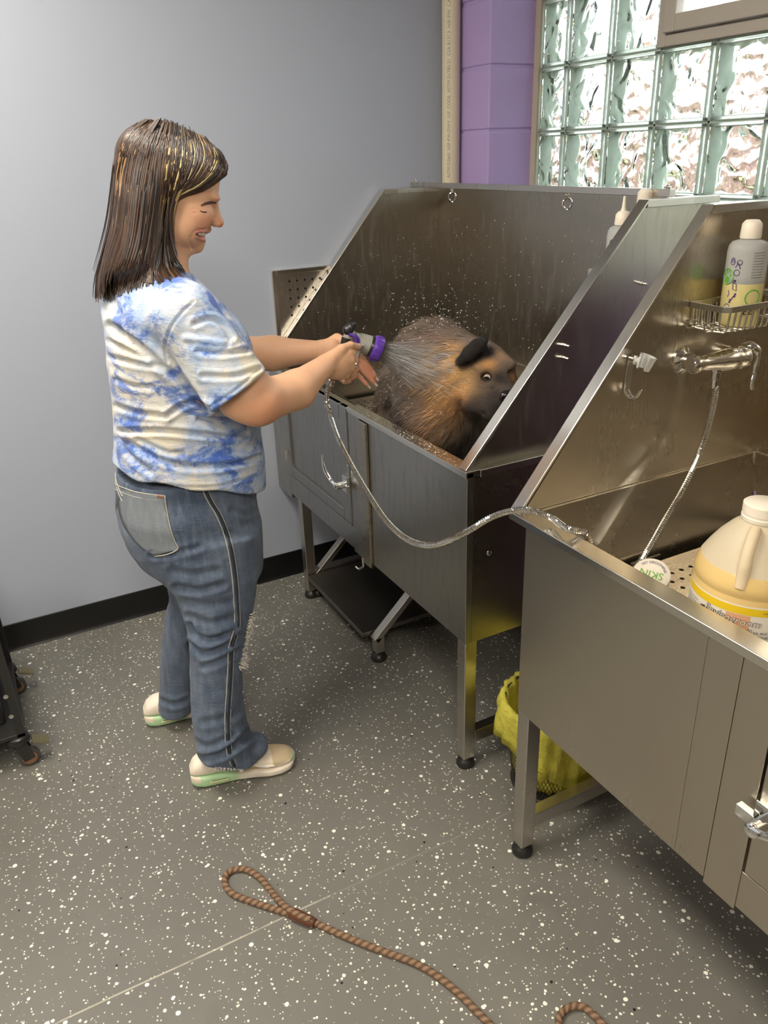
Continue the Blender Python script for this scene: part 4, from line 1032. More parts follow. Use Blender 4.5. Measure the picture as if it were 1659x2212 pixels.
# torso inside the shirt
TOR = [(1.405, XC, -.585, .09, .075), (1.37, XC, -.578, .15, .115), (1.33, XC, -.574, .175, .14), (1.28, XC, -.560, .172, .152), (1.22, XC, -.552, .168, .168), (1.16, XC, -.547, .168, .175), (1.10, XC, -.546, .170, .178), (1.04, XC, -.549, .175, .182), (.99, XC, -.554, .18, .185)]
add(body, loft([(a, b, c, d-.014, e-.014) for a, b, c, d, e in TOR], 2.2), .02)
# right arm and hand
W1 = A3(700, 792, -.335); E1 = A3(560, 866, -.215)
add(body, rc((-.300, -.555, 1.33), E1, .062, .053), .02)
add(body, rc(E1+(.0, -.01, -.004), A3(640, 842, -.272), .0525, .046), .02)
add(body, rc(A3(640, 842, -.272), W1, .045, .0285), .02)
add(body, el(A3(525, 862, -.225), (.052, .060, .050)), .02)
def hand(kn, wr, r=.0125, k=.012):
    for p, w_ in zip(kn, wr): add(body, rc(w_, p, .0165, r), k)
KR = [A3(752, 763, -.352), A3(757, 778, -.349), A3(756, 794, -.351), A3(747, 809, -.358)]
WR = [A3(705, 780, -.340), A3(705, 788, -.338), A3(705, 798, -.338), A3(704, 806, -.342)]
hand(KR, WR); add(body, el(A3(728, 790, -.350), (.020, .032, .030)), .012)
FR = [[KR[0], A3(768, 778, -.366), A3(769, 791, -.392), A3(756, 795, -.412)], [KR[1], A3(770, 795, -.370), A3(766, 804, -.396), A3(750, 802, -.416)],
      [KR[2], A3(764, 811, -.374), A3(757, 816, -.400), A3(742, 810, -.416)], [KR[3], A3(752, 822, -.378), A3(745, 824, -.400), A3(733, 817, -.414)]]
for q, rr in zip(FR, (.0098, .0098, .0094, .0085)):
    for i in range(3): add(body, rc(q[i], q[i+1], rr-.0007*i, rr-.0007*(i+1)), .004)
TH_ = [A3(716, 772, -.340), A3(738, 754, -.348), A3(757, 746, -.360), A3(773, 749, -.374)]
for i, (a, b) in enumerate(((.017, .0125), (.0122, .0100), (.0100, .0086))): add(body, rc(TH_[i], TH_[i+1], a, b), .008 if i == 0 else .004)
# left arm and hand
W2 = A3(692, 758, -.505); E2 = A3(505, 765, -.655)
add(body, rc((-.640, -.555, 1.33), E2, .060, .050), .02)
add(body, rc(E2, A3(590, 763, -.600), .049, .0455), .02)
add(body, rc(A3(590, 763, -.600), W2, .0455, .027), .02)
KL = [A3(764, 754, -.456), A3(767, 768, -.453), A3(764, 781, -.449), A3(757, 793, -.446)]
WL = [A3(697, 748, -.50), A3(697, 755, -.50), A3(697, 762, -.498), A3(698, 769, -.496)]
hand(KL, WL); add(body, el(A3(733, 757, -.478), (.018, .034, .030)), .012)
FL = [[KL[0], A3(784, 775, -.446), A3(801, 796, -.432)], [KL[1], A3(789, 789, -.442), A3(808, 811, -.428)], [KL[2], A3(786, 802, -.438), A3(806, 824, -.424)], [KL[3], A3(774, 811, -.436), A3(791, 829, -.424)]]
for q, rr in zip(FL, (.0086, .0090, .0086, .0078)):
    for i in range(2): add(body, rc(q[i], q[i+1], rr-.0009*i, rr-.0009*(i+1)), .002)
TL = [A3(712, 745, -.492), A3(728, 733, -.478), A3(739, 734, -.462), A3(742, 744, -.446)]
for i, (a, b) in enumerate(((.019, .016), (.0150, .0105), (.0100, .0085))): add(body, rc(TL[i], TL[i+1], a, b), .008 if i == 0 else .004)
V, F = sdf_mesh(body, (0, 0, 0), (1, 1, 1), .004, [graded(-.76, -.12, .0021, .0045, [(-.585, -.33)]), graded(-.80, .03, .0021, .0045, [(-.66, -.375), (-.22, .03)]), graded(.98, 1.74, .0021, .0045, [(1.055, 1.245), (1.42, 1.66)])])
V = relax(V, F, 1, .35)
sk = np.tile(np.array(srgb(226, 178, 142)), (len(V), 1))
def blend(cols, P, c, r, col, w=1.0):
    k = np.exp(-(np.linalg.norm(P-np.array(c), axis=1)/r)**2)*w; return cols*(1-k[:, None])+np.array(col)*k[:, None]
for s in (-1, 1): sk = blend(sk, V, H(s*.052, .086, -.042), .028, srgb(222, 146, 118), .75)
sk = blend(sk, V, H(0, .14, -.036), .014, srgb(220, 138, 116), .8)
sk = blend(sk, V, E1+(.05, 0, -.02), .06, srgb(218, 150, 116), .7)
for q in FL:
    sk = blend(sk, V, q[-1], .018, srgb(228, 150, 126), .7); sk = blend(sk, V, q[1], .02, srgb(228, 158, 130), .6)
for q in FR: sk = blend(sk, V, q[1], .012, srgb(224, 160, 130), .4)
lip = (lambda p: p)
for L__ in (LIPU, LIPL):
    for Q in (L__, mir(L__)):
        d = np.full(len(V), 9.0)
        for P0, P1 in zip(Q[:-1], Q[1:]): t = np.clip(((V-P0)@(P1-P0))/((P1-P0)@(P1-P0)), 0, 1); d = np.minimum(d, np.linalg.norm(V-P0-t[:, None]*(P1-P0), axis=1))
        k = np.clip(1.7-d/.0046, 0, 1)*.85; sk = sk*(1-k[:, None])+np.array(srgb(184, 112, 100))*k[:, None]
for Q in (MOUTH, mir(MOUTH)):
    for q_ in Q: sk = blend(sk, V, q_, .0055, srgb(120, 56, 50), .9)
for s in (-1, 1): sk = blend(sk, V, H(s*.034, .108, -.004), .009, srgb(178, 124, 100), .6)
sm = attr_mat('skin', .48, .12, (420, .12, .002), .10, spec=.4); sm.b.inputs['Subsurface Radius'].default_value = (.6, .2, .1); sm.b.inputs['Subsurface Scale'].default_value = .012
np_obj('body', V, F, sm.m, wm, sk)
BODYV = len(V)
# teeth, lashes, brows
def arc_pts(fn, n): return [Vector(fn(i/(n-1))) for i in range(n)]
lash = plain('dark_lash', (.02, .012, .008), .6); brow_m = plain('brow_hair', srgb(84, 58, 44), .8)
tee = plain('teeth', srgb(232, 222, 208), .25)
P = hit0(HEADP, [(430, 504.5), (434, 505), (438, 505.3), (441, 505.5)]); c_ = H(0, .06, -.07); P = P+(c_-P)/np.linalg.norm(c_-P, axis=1, keepdims=True)*.0008
MB().tube([Vector(q) for q in np.concatenate([P, mir(P)[::-1]])], .0040, 8).build('teeth', tee, wm)
PB = [hit0(HEADP, [(u, v_+o_) for u, v_ in ((434, 444), (442, 440), (450, 438), (458, 437), (465, 438))]) for o_ in (0,)]
PL = hit0(HEADP, [(432, 455), (438, 458), (445, 458.5), (451, 457), (457, 453)])
out_c = H(0, .02, 0)
for mm in (lambda q: q, mir):
    q_ = mm(PB[0]); n_ = (q_-out_c)/np.linalg.norm(q_-out_c, axis=1, keepdims=True)
    MB().tube([Vector(a) for a in q_+n_*.0004], [.0014, .0028, .0034, .0034, .0026], 6).build('eyebrow', brow_m, wm, smooth=180)
    q_ = mm(PL); n_ = (q_-out_c)/np.linalg.norm(q_-out_c, axis=1, keepdims=True)
    MB().tube([Vector(a) for a in q_+n_*.0002], [.0008, .0015, .0017, .0015, .0008], 6).build('eyelash', lash, wm, smooth=180)
# rings and nails
def torus(c, ax_, R, r, n=20):
    ax_ = Vector(ax_).normalized(); e1 = ax_.orthogonal().normalized(); e2 = ax_.cross(e1); c = Vector(c)
    return MB().tube([c+(e1*math.cos(2*PI*k/n)+e2*math.sin(2*PI*k/n))*R for k in range(n)], r, 8, closed=True)
gold = plain('ring_metal', (.75, .68, .55), .12, 1)
rp = FR[1][0]*.45+FR[1][1]*.55
q = torus(rp, FR[1][1]-FR[1][0], .0100, .0016); q.ball(tuple(rp+np.array((.0105, .001, .004))), .0030, 8); q.build('finger_ring', gold, wm)
nail = plain('pale_nail', srgb(240, 214, 200), .15)
for q in FL:
    d = (q[-1]-q[-2]); d /= np.linalg.norm(d); c = q[-1]+d*.010
    MB().bar(Vector(c-d*.006), Vector(c+d*.008), .0075, .0012, up=(.5, .3, -.8)).build('fingernail', nail, wm, bevel=.0005)
rn = plain('pink_nail', srgb(196, 84, 96), .12)
for T_ in (TH_, TL):
    d = (T_[-1]-T_[-2]); d /= np.linalg.norm(d); c = T_[-1]+d*.004
    MB().bar(Vector(c-d*.003)+Vector((.006, 0, .004)), Vector(c+d*.007)+Vector((.005, 0, .003)), .009, .0016, up=(.8, 0, .6)).build('fingernail', rn, wm, bevel=.0006)

# ---- T-shirt
sh = []
add(sh, loft([(1.422, XC, -.590, .070, .068), (1.41, XC, -.585, .095, .085)]+TOR[1:]+[(.93, XC, -.562, .192, .196), (.88, XC, -.566, .196, .196), (.80, XC, -.566, .198, .194)], 2.25), 0)
add(sh, rc((XC+.07, -.588, 1.375), (-.298, -.562, 1.342), .062, .066), .03); add(sh, rc((XC-.07, -.588, 1.375), (-.642, -.562, 1.342), .062, .066), .03)
for s in (-1, 1): add(sh, el((XC+s*.075, -.470, 1.225), (.085, .078, .085)), .05)
hemc = np.array((-.218, -.487, 1.168)); sdir = np.array((.27, .47, -.84)); sdir /= np.linalg.norm(sdir)
add(sh, rc((-.292, -.565, 1.335), hemc+sdir*.05, .071, .083), .025)
hl = np.array((-.690, -.46, 1.185)); sdl = np.array((-.1, .5, -.86)); sdl /= np.linalg.norm(sdl)
add(sh, rc((-.648, -.560, 1.335), hl+sdl*.05, .070, .076), .025)
# cut sleeve ends with planes limited to each sleeve
def capcut(c, d, r, L=.12):
    f0, lo0, hi0 = rc(c+d*(L/2), c+d*(L/2+.001), r, r); pl = plane(c, d)[0]
    def f(x, y, z): return np.maximum(f0(x, y, z), -pl(x, y, z))
    return f, lo0, hi0
add(sh, capcut(hemc, sdir, .108), .003, '-'); add(sh, capcut(hl, sdl, .10), .003, '-')
add(sh, rc(hemc+sdir*.055, hemc+sdir*.09, .071, .071), .002, '-'); add(sh, rc(hl+sdl*.05, hl+sdl*.09, .062, .062), .002, '-')
# neck opening, hem cut
add(sh, el((XC, -.545, 1.445), (.062, .062, .052)), .006, '-')
p1, p2, p3 = np.array(at(240, 1008, 'x', XC)), np.array(at(400, 1058, 'x', XC+.195)), np.array(at(556, 1030, 'x', XC))
def cut(x, y, z):
    zz = np.interp(y+0*z+0*x, [p1[1], p2[1], p3[1]], [p1[2], p2[2], p3[2]]); return (zz+.004*np.sin(y*40+x*30)-z)
add(sh, (cut, None, None), .008, '&')
V, F = sdf_mesh(sh, (-.80, -.82, .80), (-.10, -.30, 1.46), .0042)
V = relax(V, F, 1, .4); Nn = vnormals(V, F)
def folds(V, Nn, items, near=None):
    P = to_px(V); fc = np.clip(-((V-BO)/np.linalg.norm(V-BO, axis=1, keepdims=True)*Nn).sum(1)*2.2, 0, 1); D = np.zeros(len(V))
    for poly, amp, wd in items:
        poly = [tuple(q) for q in np.array([list(s) for s in spline([(a, b, 0) for a, b in poly], 5)])[:, :2]]
        d = seg_dist(P, poly); g = np.exp(-(d/wd)**2)-.55*np.exp(-((d-wd*1.7)/(wd*.9))**2); D += amp*g
    return V+Nn*(D*fc)[:, None]
IT = [([(238, 702), (301, 748), (352, 793), (390, 821), (428, 867), (448, 884)], -.010, 8), ([(225, 768), (284, 783), (350, 793)], -.006, 6), ([(226, 735), (270, 752), (315, 775)], -.005, 6),
      ([(258, 931), (352, 931), (418, 937), (478, 943), (529, 945)], -.009, 6), ([(362, 897), (392, 877), (420, 868), (450, 880)], -.008, 6), ([(250, 877), (301, 892), (357, 899)], -.007, 6),
      ([(276, 955), (342, 991), (402, 1008), (478, 1006), (560, 990)], -.006, 7), ([(256, 945), (283, 986), (326, 1021)], -.006, 7), ([(300, 950), (350, 975), (395, 980)], -.004, 6),
      ([(418, 651), (387, 682), (367, 712), (357, 750), (362, 783)], -.004, 3), ([(362, 598), (382, 618), (418, 651)], -.003, 3),
      ([(428, 758), (478, 764), (537, 757)], -.006, 6), ([(438, 812), (504, 813), (560, 797)], -.005, 6), ([(420, 700), (450, 690), (478, 700), (500, 730)], -.005, 6), ([(400, 730), (440, 735), (480, 742)], .004, 7),
      ([(452, 560), (480, 640), (520, 710), (548, 760)], -.003, 4), ([(430, 905), (480, 925), (530, 938)], -.006, 6), ([(480, 900), (530, 915), (556, 930)], -.005, 6), ([(440, 590), (480, 620), (510, 655)], -.004, 5), ([(445, 575), (470, 615), (500, 670)], .004, 5),
      ([(470, 1010), (520, 1000), (558, 985)], -.006, 5), ([(250, 820), (290, 835), (330, 836)], -.004, 6), ([(238, 640), (260, 680), (262, 720)], -.004, 7), ([(330, 1045), (400, 1052), (470, 1050), (550, 1028)], -.003, 3), ([(455, 878), (510, 842), (562, 795)], -.0035, 3)]
V = folds(V, Nn, IT)
wr = vnoise(V*np.array((30, 30, 55)), 3)*vnoise(V*14, 5); V = V+Nn*(wr*.0035)[:, None]
V = relax(V, F, 1, .3)
ts = N('tie_dye_cotton'); p = ts.pos()
n1 = ts.noise(p, 7.5, 7, .68, .3); n2 = ts.noise(ts.map(p, (1, 1, 1.8), loc=(3, 1, 2)), 8, 8, .72, .5); n3 = ts.noise(ts.map(p, loc=(7, 2, 5)), 4, 4, .5)
base = ts.mix(ts.ramp(n3, [(.40, (0, 0, 0)), (.60, (1, 1, 1))]), srgb(206, 212, 220), srgb(214, 206, 186))
c = ts.mix(ts.ramp(n1, [(.46, (0, 0, 0)), (.60, (.8, .8, .8))]), base, srgb(140, 170, 212))
c = ts.mix(ts.ramp(n2, [(.485, (0, 0, 0)), (.59, (.9, .9, .9))]), c, srgb(76, 112, 184))
c = ts.mix(ts.ramp(ts.math('MULTIPLY', n1, n2), [(.31, (0, 0, 0)), (.37, (.9, .9, .9))]), c, srgb(64, 100, 186))
ts.set(col=c, rough=.85, sheen=.15); ts.bump(ts.math('ADD', ts.noise(p, 900, 2), ts.math('MULTIPLY', ts.noise(ts.map(p, (1, 1, 3)), 38, 4, .6, 1.2), 3.0)), .30, .005)
shirt = np_obj('shirt', V, F, ts.m, wm)
SHIRT = sh
# dark necklace cord at the collar
MB().tube(spline([A3(386, 560, -.43), A3(392, 578, -.425), A3(402, 592, -.43), A3(410, 600, -.44)], 5), .003, 8).build('collar_band', plain('dark_collar', srgb(40, 48, 66), .7), wm)

# ---- jeans
je = []
PELV = [(1000, 247, 552), (1035, 246, 550), (1080, 246, 546), (1120, 253, 553), (1155, 268, 556), (1185, 290, 557), (1205, 322, 557)]
st_ = []
for v_, l, r in PELV:
    a, b = A3(l, v_, XC), A3(r, v_, XC); st_.append(((a[2]+b[2])/2, XC, (a[1]+b[1])/2, .188 if v_ > 1050 else .176, (b[1]-a[1])/2*.985))
add(je, loft(st_, 2.3), 0)
def leg(rows, rxs, k=.035):
    s_ = []
    for (v_, x_, l, r), rx in zip(rows, rxs):
        a, b = A3(l, v_, x_), A3(r, v_, x_); s_.append(((a[2]+b[2])/2, x_, (a[1]+b[1])/2, rx, (b[1]-a[1])/2*.99))
    add(je, loft(s_, 2.15), k)
NEAR = [(1150, -.372, 345, 557), (1200, -.365, 352, 558), (1250, -.355, 368, 556), (1300, -.345, 388, 551), (1345, -.338, 402, 541), (1380, -.332, 407, 528), (1420, -.327, 409, 523), (1500, -.320, 410, 523), (1560, -.312, 415, 531), (1600, -.306, 421, 545), (1640, -.302, 427, 562), (1662, -.300, 430, 560)]
leg(NEAR, [.098, .096, .092, .086, .082, .076, .072, .070, .070, .070, .070, .068])
FAR = [(1150, -.565, 340, 545), (1220, -.575, 356, 520), (1290, -.59, 366, 470), (1340, -.605, 354, 448), (1400, -.620, 347, 432), (1460, -.632, 345, 424), (1510, -.642, 342, 418), (1552, -.652, 337, 414)]
leg(FAR, [.098, .092, .085, .078, .072, .068, .066, .066], .025)
add(je, el(A3(545, 1610, -.302), (.05, .045, .032)), .02)
hp = A3(428, 1664, -.30)
def cutj(x, y, z):
    zz = np.where(x > -.47, np.interp(y+0*z, [-.72, -.64, -.57, -.50, -.46], [.132, .104, .076, .080, .110]), .055+0*y); return zz-z
add(je, (cutj, None, None), .004, '&')
V, F = sdf_mesh(je, (-.76, -.82, .03), (-.19, -.34, .96), .0048)
V = relax(V, F, 1, .4); Nn = vnormals(V, F)
JF = [([(380, 1268), (430, 1275), (480, 1262)], -.007, 7), ([(372, 1232), (420, 1240), (470, 1232)], -.004, 8), ([(412, 1350), (422, 1372), (455, 1382), (500, 1368)], -.011, 7), ([(412, 1390), (440, 1412), (480, 1398), (515, 1375)], -.008, 7), ([(410, 1330), (450, 1345), (500, 1335)], -.005, 7),
      ([(440, 1440), (470, 1430), (520, 1405)], -.005, 7), ([(425, 1640), (470, 1632), (520, 1600), (548, 1572)], -.010, 8), ([(480, 1630), (530, 1600), (560, 1590)], -.006, 6), ([(420, 1600), (450, 1612), (500, 1590)], -.005, 7), ([(440, 1560), (490, 1550), (525, 1530)], -.004, 8),
      ([(330, 1200), (380, 1195), (430, 1182)], -.005, 7), ([(500, 1100), (530, 1110), (550, 1105)], -.004, 6), ([(490, 1150), (520, 1160), (552, 1150)], -.004, 7), ([(345, 1512), (375, 1522), (405, 1512)], -.007, 6), ([(400, 1300), (450, 1308), (500, 1300)], -.004, 8)]
V = folds(V, Nn, JF); V = V+Nn*(vnoise(V*np.array((26, 26, 60)), 9)*vnoise(V*15, 2)*.003)[:, None]; V = relax(V, F, 1, .3)
jn = N('faded_denim'); p = jn.pos()
tw = jn.noise(jn.map(p, (700, 700, 160)), 1, 2); fade = jn.noise(p, 7, 5, .6, .5); streak = jn.noise(jn.map(p, (60, 60, 9)), 1, 4, .65)
c = jn.mix(jn.ramp(fade, [(.35, (0, 0, 0)), (.7, (1, 1, 1))]), srgb(62, 76, 98), srgb(98, 112, 132))
c = jn.mix(jn.math('MULTIPLY', jn.ramp(streak, [(.45, (0, 0, 0)), (.7, (1, 1, 1))]), .45), c, srgb(128, 140, 156)); c = jn.mix(jn.math('MULTIPLY', tw, .3), c, srgb(44, 54, 72))
jn.set(col=c, rough=.85, sheen=.1); jn.bump(jn.math('ADD', tw, jn.math('MULTIPLY', jn.noise(jn.map(p, (1, 1, 2.5)), 34, 4, .6, 1), 3)), .35, .004)
jeans = np_obj('jeans', V, F, jn.m, wm)
# surface lookup for seams: march the view ray to the jeans surface
def hit(prims, pix, off=0.0, t0=1.2, t1=3.4):
    pix = np.array(pix, float); d = BF+BR*((pix[:, :1]-829.5)/F_PX)+BU*((1106-pix[:, 1:2])/F_PX); dn = np.linalg.norm(d, axis=1, keepdims=True); d = d/dn
    t = np.full(len(pix), t0); best = np.full(len(pix), 9.0); bt = t.copy()
    for _ in range(220):
        P = BO+d*t[:, None]; s = sdf_eval(prims, P.astype(np.float32)); m_ = s < best; bt = np.where(m_, t, bt); best = np.minimum(best, s); t = t+np.maximum(s*.55, .0008)*(s > .0004)
        t = np.minimum(t, t1)
    return BO+d*(bt-off)[:, None]
def line_px(poly, n=8): return np.array([list(q)[:2] for q in spline([(a, b, 0) for a, b in poly], n)])
seam_d = plain('seam_dark', srgb(40, 46, 58), .8); seam_l = plain('seam_thread', srgb(168, 166, 156), .7)
SEAM = [(438, 1060), (450, 1085), (468, 1115), (484, 1155), (494, 1195), (502, 1250), (506, 1310), (507, 1350), (502, 1372), (494, 1400), (492, 1450), (489, 1500), (486, 1550), (487, 1600), (491, 1630), (500, 1655)]
L_ = line_px(SEAM, 5)
for dx, r_, m_, nm in ((0, .0016, seam_l, 'side_seam'), (6.5, .0040, seam_d, 'side_seam'), (12, .0009, seam_l, 'side_seam')):
    P = hit(je, L_+np.array((dx, 0)), .0012 if dx != 6.5 else -.0008)
    MB().tube([Vector(q) for q in P], r_, 6).build(nm, m_, jeans, smooth=180)
pk = [(248, 1046), (262, 1052), (290, 1062), (325, 1068), (356, 1071), (360, 1100), (368, 1140), (378, 1170), (384, 1186), (360, 1198), (334, 1202)]
P = hit(je, line_px(pk[:5], 5), .001); q = MB(); q.tube([Vector(p_) for p_ in P], .0016, 6); P = hit(je, line_px([(a, b+11) for a, b in pk[:5]], 5), .001); q.tube([Vector(p_) for p_ in P], .0012, 6)
P = hit(je, line_px(pk[4:], 5), .001); q.tube([Vector(p_) for p_ in P], .0018, 6)
P = hit(je, line_px([(352, 1074), (355, 1102), (363, 1142), (373, 1172), (378, 1184)], 5), .001); q.tube([Vector(p_) for p_ in P], .0010, 6)
# pocket patch: a grid laid on the cloth inside the stitched outline
gu = []; rows = 12
lft = line_px([(249, 1047), (252, 1080), (260, 1120), (275, 1150), (300, 1180), (334, 1202)], 4); rgt = line_px([(356, 1071), (360, 1100), (368, 1140), (378, 1170), (384, 1186), (384, 1187)], 4)
top_ = line_px(pk[:5], 4)
for i in range(len(lft)):
    for j in range(14): 
        a = lft[i]*(1-j/13)+rgt[min(i, len(rgt)-1)]*(j/13); 
        if i == 0: a = top_[min(int(j/13*(len(top_)-1)), len(top_)-1)]
        gu.append(a)
P = hit(je, np.array(gu), .0022); n_ = 14; ff = np.array([(i*n_+j, i*n_+j+1, (i+1)*n_+j+1, (i+1)*n_+j) for i in range(len(lft)-1) for j in range(13)])
pkm = N('pocket_denim'); pp = pkm.pos(); pkm.set(col=pkm.mix(pkm.noise(pkm.map(pp, (60, 60, 12)), 1, 5, .7), srgb(92, 100, 112), srgb(136, 142, 146)), rough=.85); pkm.bump(pkm.noise(pkm.map(pp, (60, 60, 300)), 1, 3), .3, .002)
pock = np_obj('back_pocket', P, ff, pkm.m, jeans); so = pock.modifiers.new('t', 'SOLIDIFY'); so.thickness = .0015; so.offset = 1
P_m = P*np.array((-1, 1, 1))+np.array((2*XC, 0, 0)); pk2 = np_obj('back_pocket', P_m, ff[:, ::-1], pkm.m, jeans); so = pk2.modifiers.new('t', 'SOLIDIFY'); so.thickness = .0015; so.offset = 1
q2_ = MB(); q2_.v = [(2*XC-v_[0], v_[1], v_[2]) for v_ in q.v]; q2_.f = [f_[::-1] for f_ in q.f]; q2_.mi = q.mi
q.build('pocket_stitching', seam_l, jeans, smooth=180)
q2_.build('pocket_stitching', seam_l, jeans, smooth=180)
MB().tube([Vector(p_) for p_ in hit(je, np.array([(340, 1071), (352, 1073)]), .002)], .003, 6).build('bar_tack', plain('rust_thread', srgb(150, 86, 50), .7), jeans)
# frayed threads at the knee rip and hem
fq = MB()
for i in range(260):
    t = random.random(); base_ = np.array((544, 1330))*(1-t)+np.array((521, 1440))*t; base_ = base_+np.array((random.uniform(-5, 4), random.uniform(-4, 4)))
    P0 = hit(je, base_[None], .002)[0]
    if sdf_eval(je, P0[None].astype(np.float32))[0] > .006: continue
    d = np.array((random.uniform(-.006, .008), random.uniform(.001, .010), random.uniform(-.014, .004)))*(1.5 if t > .75 else .9)
    fq.tube([Vector(P0), Vector(P0+d*.5+np.array((0, random.uniform(-.002, .004), 0))), Vector(P0+d)], [.0015, .0013, .0007], 4)
for i in range(90):
    t = random.random(); P0 = hit(je, np.array([(429+t*98+random.uniform(-3, 3), 1654+8*t)]), .001)[0]
    if sdf_eval(je, P0[None].astype(np.float32))[0] > .006: continue
    d = np.array((random.uniform(-.003, .004), random.uniform(-.004, .004), -random.uniform(.003, .010)))
    fq.tube([Vector(P0), Vector(P0+d)], [.0008, .0004], 3)
o = fq.build('frayed_threads', plain('fray', srgb(206, 202, 194), .9), jeans, smooth=None); o['kind'] = 'stuff'

# ---- sneakers
def shoe(heel, toe, side, nm='sneaker'):
    heel = np.array(heel, float); toe = np.array(toe, float); L = np.linalg.norm(toe-heel); d = (toe-heel)/L; s_ = np.array((d[1], -d[0], 0)); up = np.array((0, 0, 1.))
    fr_ = (heel, d, s_, up); k = L/.285
    t = [-.004, .006, .03, .07, .12, .17, .21, .245, .270, .284, .289]; wd = [.020, .032, .038, .038, .036, .040, .046, .047, .041, .028, .010]; off = [0, 0, 0, 0, .002, .004, .006, .004, .001, -.002, -.004]
    zt = [.046, .048, .046, .042, .036, .033, .031, .030, .030, .031, .031]; zb = [.014, .006, .002, .002, .004, .004, .002, .002, .005, .012, .018]
    sole = [(loft([(a*k, o_*side, (z1+z0)/2, w_, (z1-z0)/2) for a, w_, o_, z1, z0 in zip(t, wd, off, zt, zb)], 4, fr_), 0, '+')]
    for tt_ in (.205, .235, .165): sole.append((el(heel+d*tt_*k+up*.0-s_*0, (.05, .0035, .006), (s_, d, up)), .003, '-'))
    for (ta, tb) in ((.055, .095),):
        for sg in (-1, 1): sole.append((rc(heel+d*ta*k+s_*sg*.040+up*.020, heel+d*tb*k+s_*sg*.040+up*.019, .006, .006), .002, '-'))
    V, F = sdf_mesh(sole, np.minimum(heel, toe)-.07, np.maximum(heel, toe)+np.array((.07, .07, .08)), .0026)
    tl = (V-heel)@d/k; zz = V[:, 2]
    c = np.tile(np.array(srgb(236, 226, 210)), (len(V), 1)); g_ = np.clip((.135-tl)/.02, 0, 1)[:, None]; c = c*(1-g_)+np.array(srgb(178, 214, 166))*g_
    w0 = ((tl < .022) & (zz > .026))[:, None]; c = np.where(w0, np.array(srgb(232, 216, 196)), c); g2 = (zz < .009)[:, None]; c = np.where(g2 & (tl < .13)[:, None], np.array(srgb(206, 216, 160)), c)
    T = thing(nm, None, None, tuple(heel)); del_ = T; T.parent = None
    # the sneaker is clothing: child of the person
    base = None
    zu = [.060, .082, .098, .104, .098, .084, .070, .058, .048, .040, .034]; zl = [.036, .034, .03, .028, .026, .024, .022, .022, .022, .024, .026]
    wu = [.016, .029, .034, .034, .033, .036, .041, .042, .036, .022, .006]
    up_ = [(loft([(a*k, o_*side, (z1+z0)/2, w_, (z1-z0)/2) for a, w_, o_, z1, z0 in zip(t, wu, off, zu, zl)], 2.5, fr_), 0, '+')]
    up_.append((rc(heel+d*.225*k+s_*side*.004+up*.034, heel+d*.258*k+up*.030, .026, .022), .02, '+'))
    for sg in (-1, 1): up_.append((rc(heel+d*.13*k+s_*sg*.012+up*.098, heel+d*.20*k+s_*sg*.016+up*.074, .004, .004), .004, '+'))
    U, G = sdf_mesh(up_, np.minimum(heel, toe)-.07, np.maximum(heel, toe)+np.array((.07, .07, .13)), .0026)
    tl = (U-heel)@d/k; zz = U[:, 2]; cu = np.tile(np.array(srgb(238, 226, 208)), (len(U), 1)); lat = np.abs((U-heel)@s_)
    tan = ((tl > .222) & (zz > .042+.2*(tl-.222)*0)) | ((tl > .125) & (tl < .185) & (zz < .044+ .15*(tl-.125)) & (zz > .03))
    cu[tan] = srgb(206, 186, 152); cu[(tl > .273) & (zz < .044)] = srgb(196, 214, 176); cu[(tl < .12) & (zz < .052)] = srgb(182, 214, 166)
    bpy.data.objects.remove(T)
    m1 = attr_mat(nm+'_rubber', .45, 0, (300, .1, .002), .05); m2 = attr_mat(nm+'_fabric', .75, 0, (700, .35, .002), .08)
    o = np_obj(nm, U, G, m2.m, wm, cu); np_obj('sole', V, F, m1.m, o, c)
    for sg in (-1, 1):
        ov = MB(); pp_ = []
        for (a_, h_) in ((.150, .070), (.165, .060), (.185, .050), (.205, .045), (.225, .042)):
            w0 = np.interp(a_, t, wu)+.0025; pp_.append(heel+d*a_*k+s_*(sg*w0*.97+np.interp(a_, t, off)*side)+up*h_)
        ov.tube([Vector(q) for q in pp_], [.006, .006, .0055, .005, .003], 8); ov.build('side_panel', plain('sneaker_white', srgb(240, 232, 218), .6), o, smooth=60)
        ov = MB(); ov.bar(Vector(heel+d*.045*k+s_*sg*.0385+up*.021), Vector(heel+d*.100*k+s_*sg*.0385+up*.020), .004, .008); ov.build('air_window', plain('sole_window', srgb(196, 200, 150), .15), o, bevel=.002)
    lq = MB(); lw = plain('white_lace', srgb(228, 220, 204), .8)
    for i in range(4):
        tt_ = .145+i*.020; zz_ = .100-.0095*i
        lq.tube(spline([heel+d*tt_*k+s_*.024+up*(zz_-.014), heel+d*(tt_+.003)*k+s_*.012+up*(zz_-.001), heel+d*(tt_+.004)*k-s_*.012+up*(zz_-.001), heel+d*tt_*k-s_*.024+up*(zz_-.014)], 4), .003, 6)
    lq.build('laces', lw, o, smooth=60); return o
n1_, n2_ = at(425, 1690, 'z', 0), at(643, 1664, 'z', 0)
shoe((-.350, -.706, 0), (-.288, -.418, 0), 1)
shoe((-.690, -.762, 0), (-.640, -.478, 0), -1)

# ---- hair
HV = []
add(HV, hel(0, -.010, .036, .096, .118, .094), 0)
add(HV, hel(0, .050, .078, .072, .060, .044), .03)
for s in (-1, 1): add(HV, hel(s*.058, .060, .066, .034, .050, .030), .02)
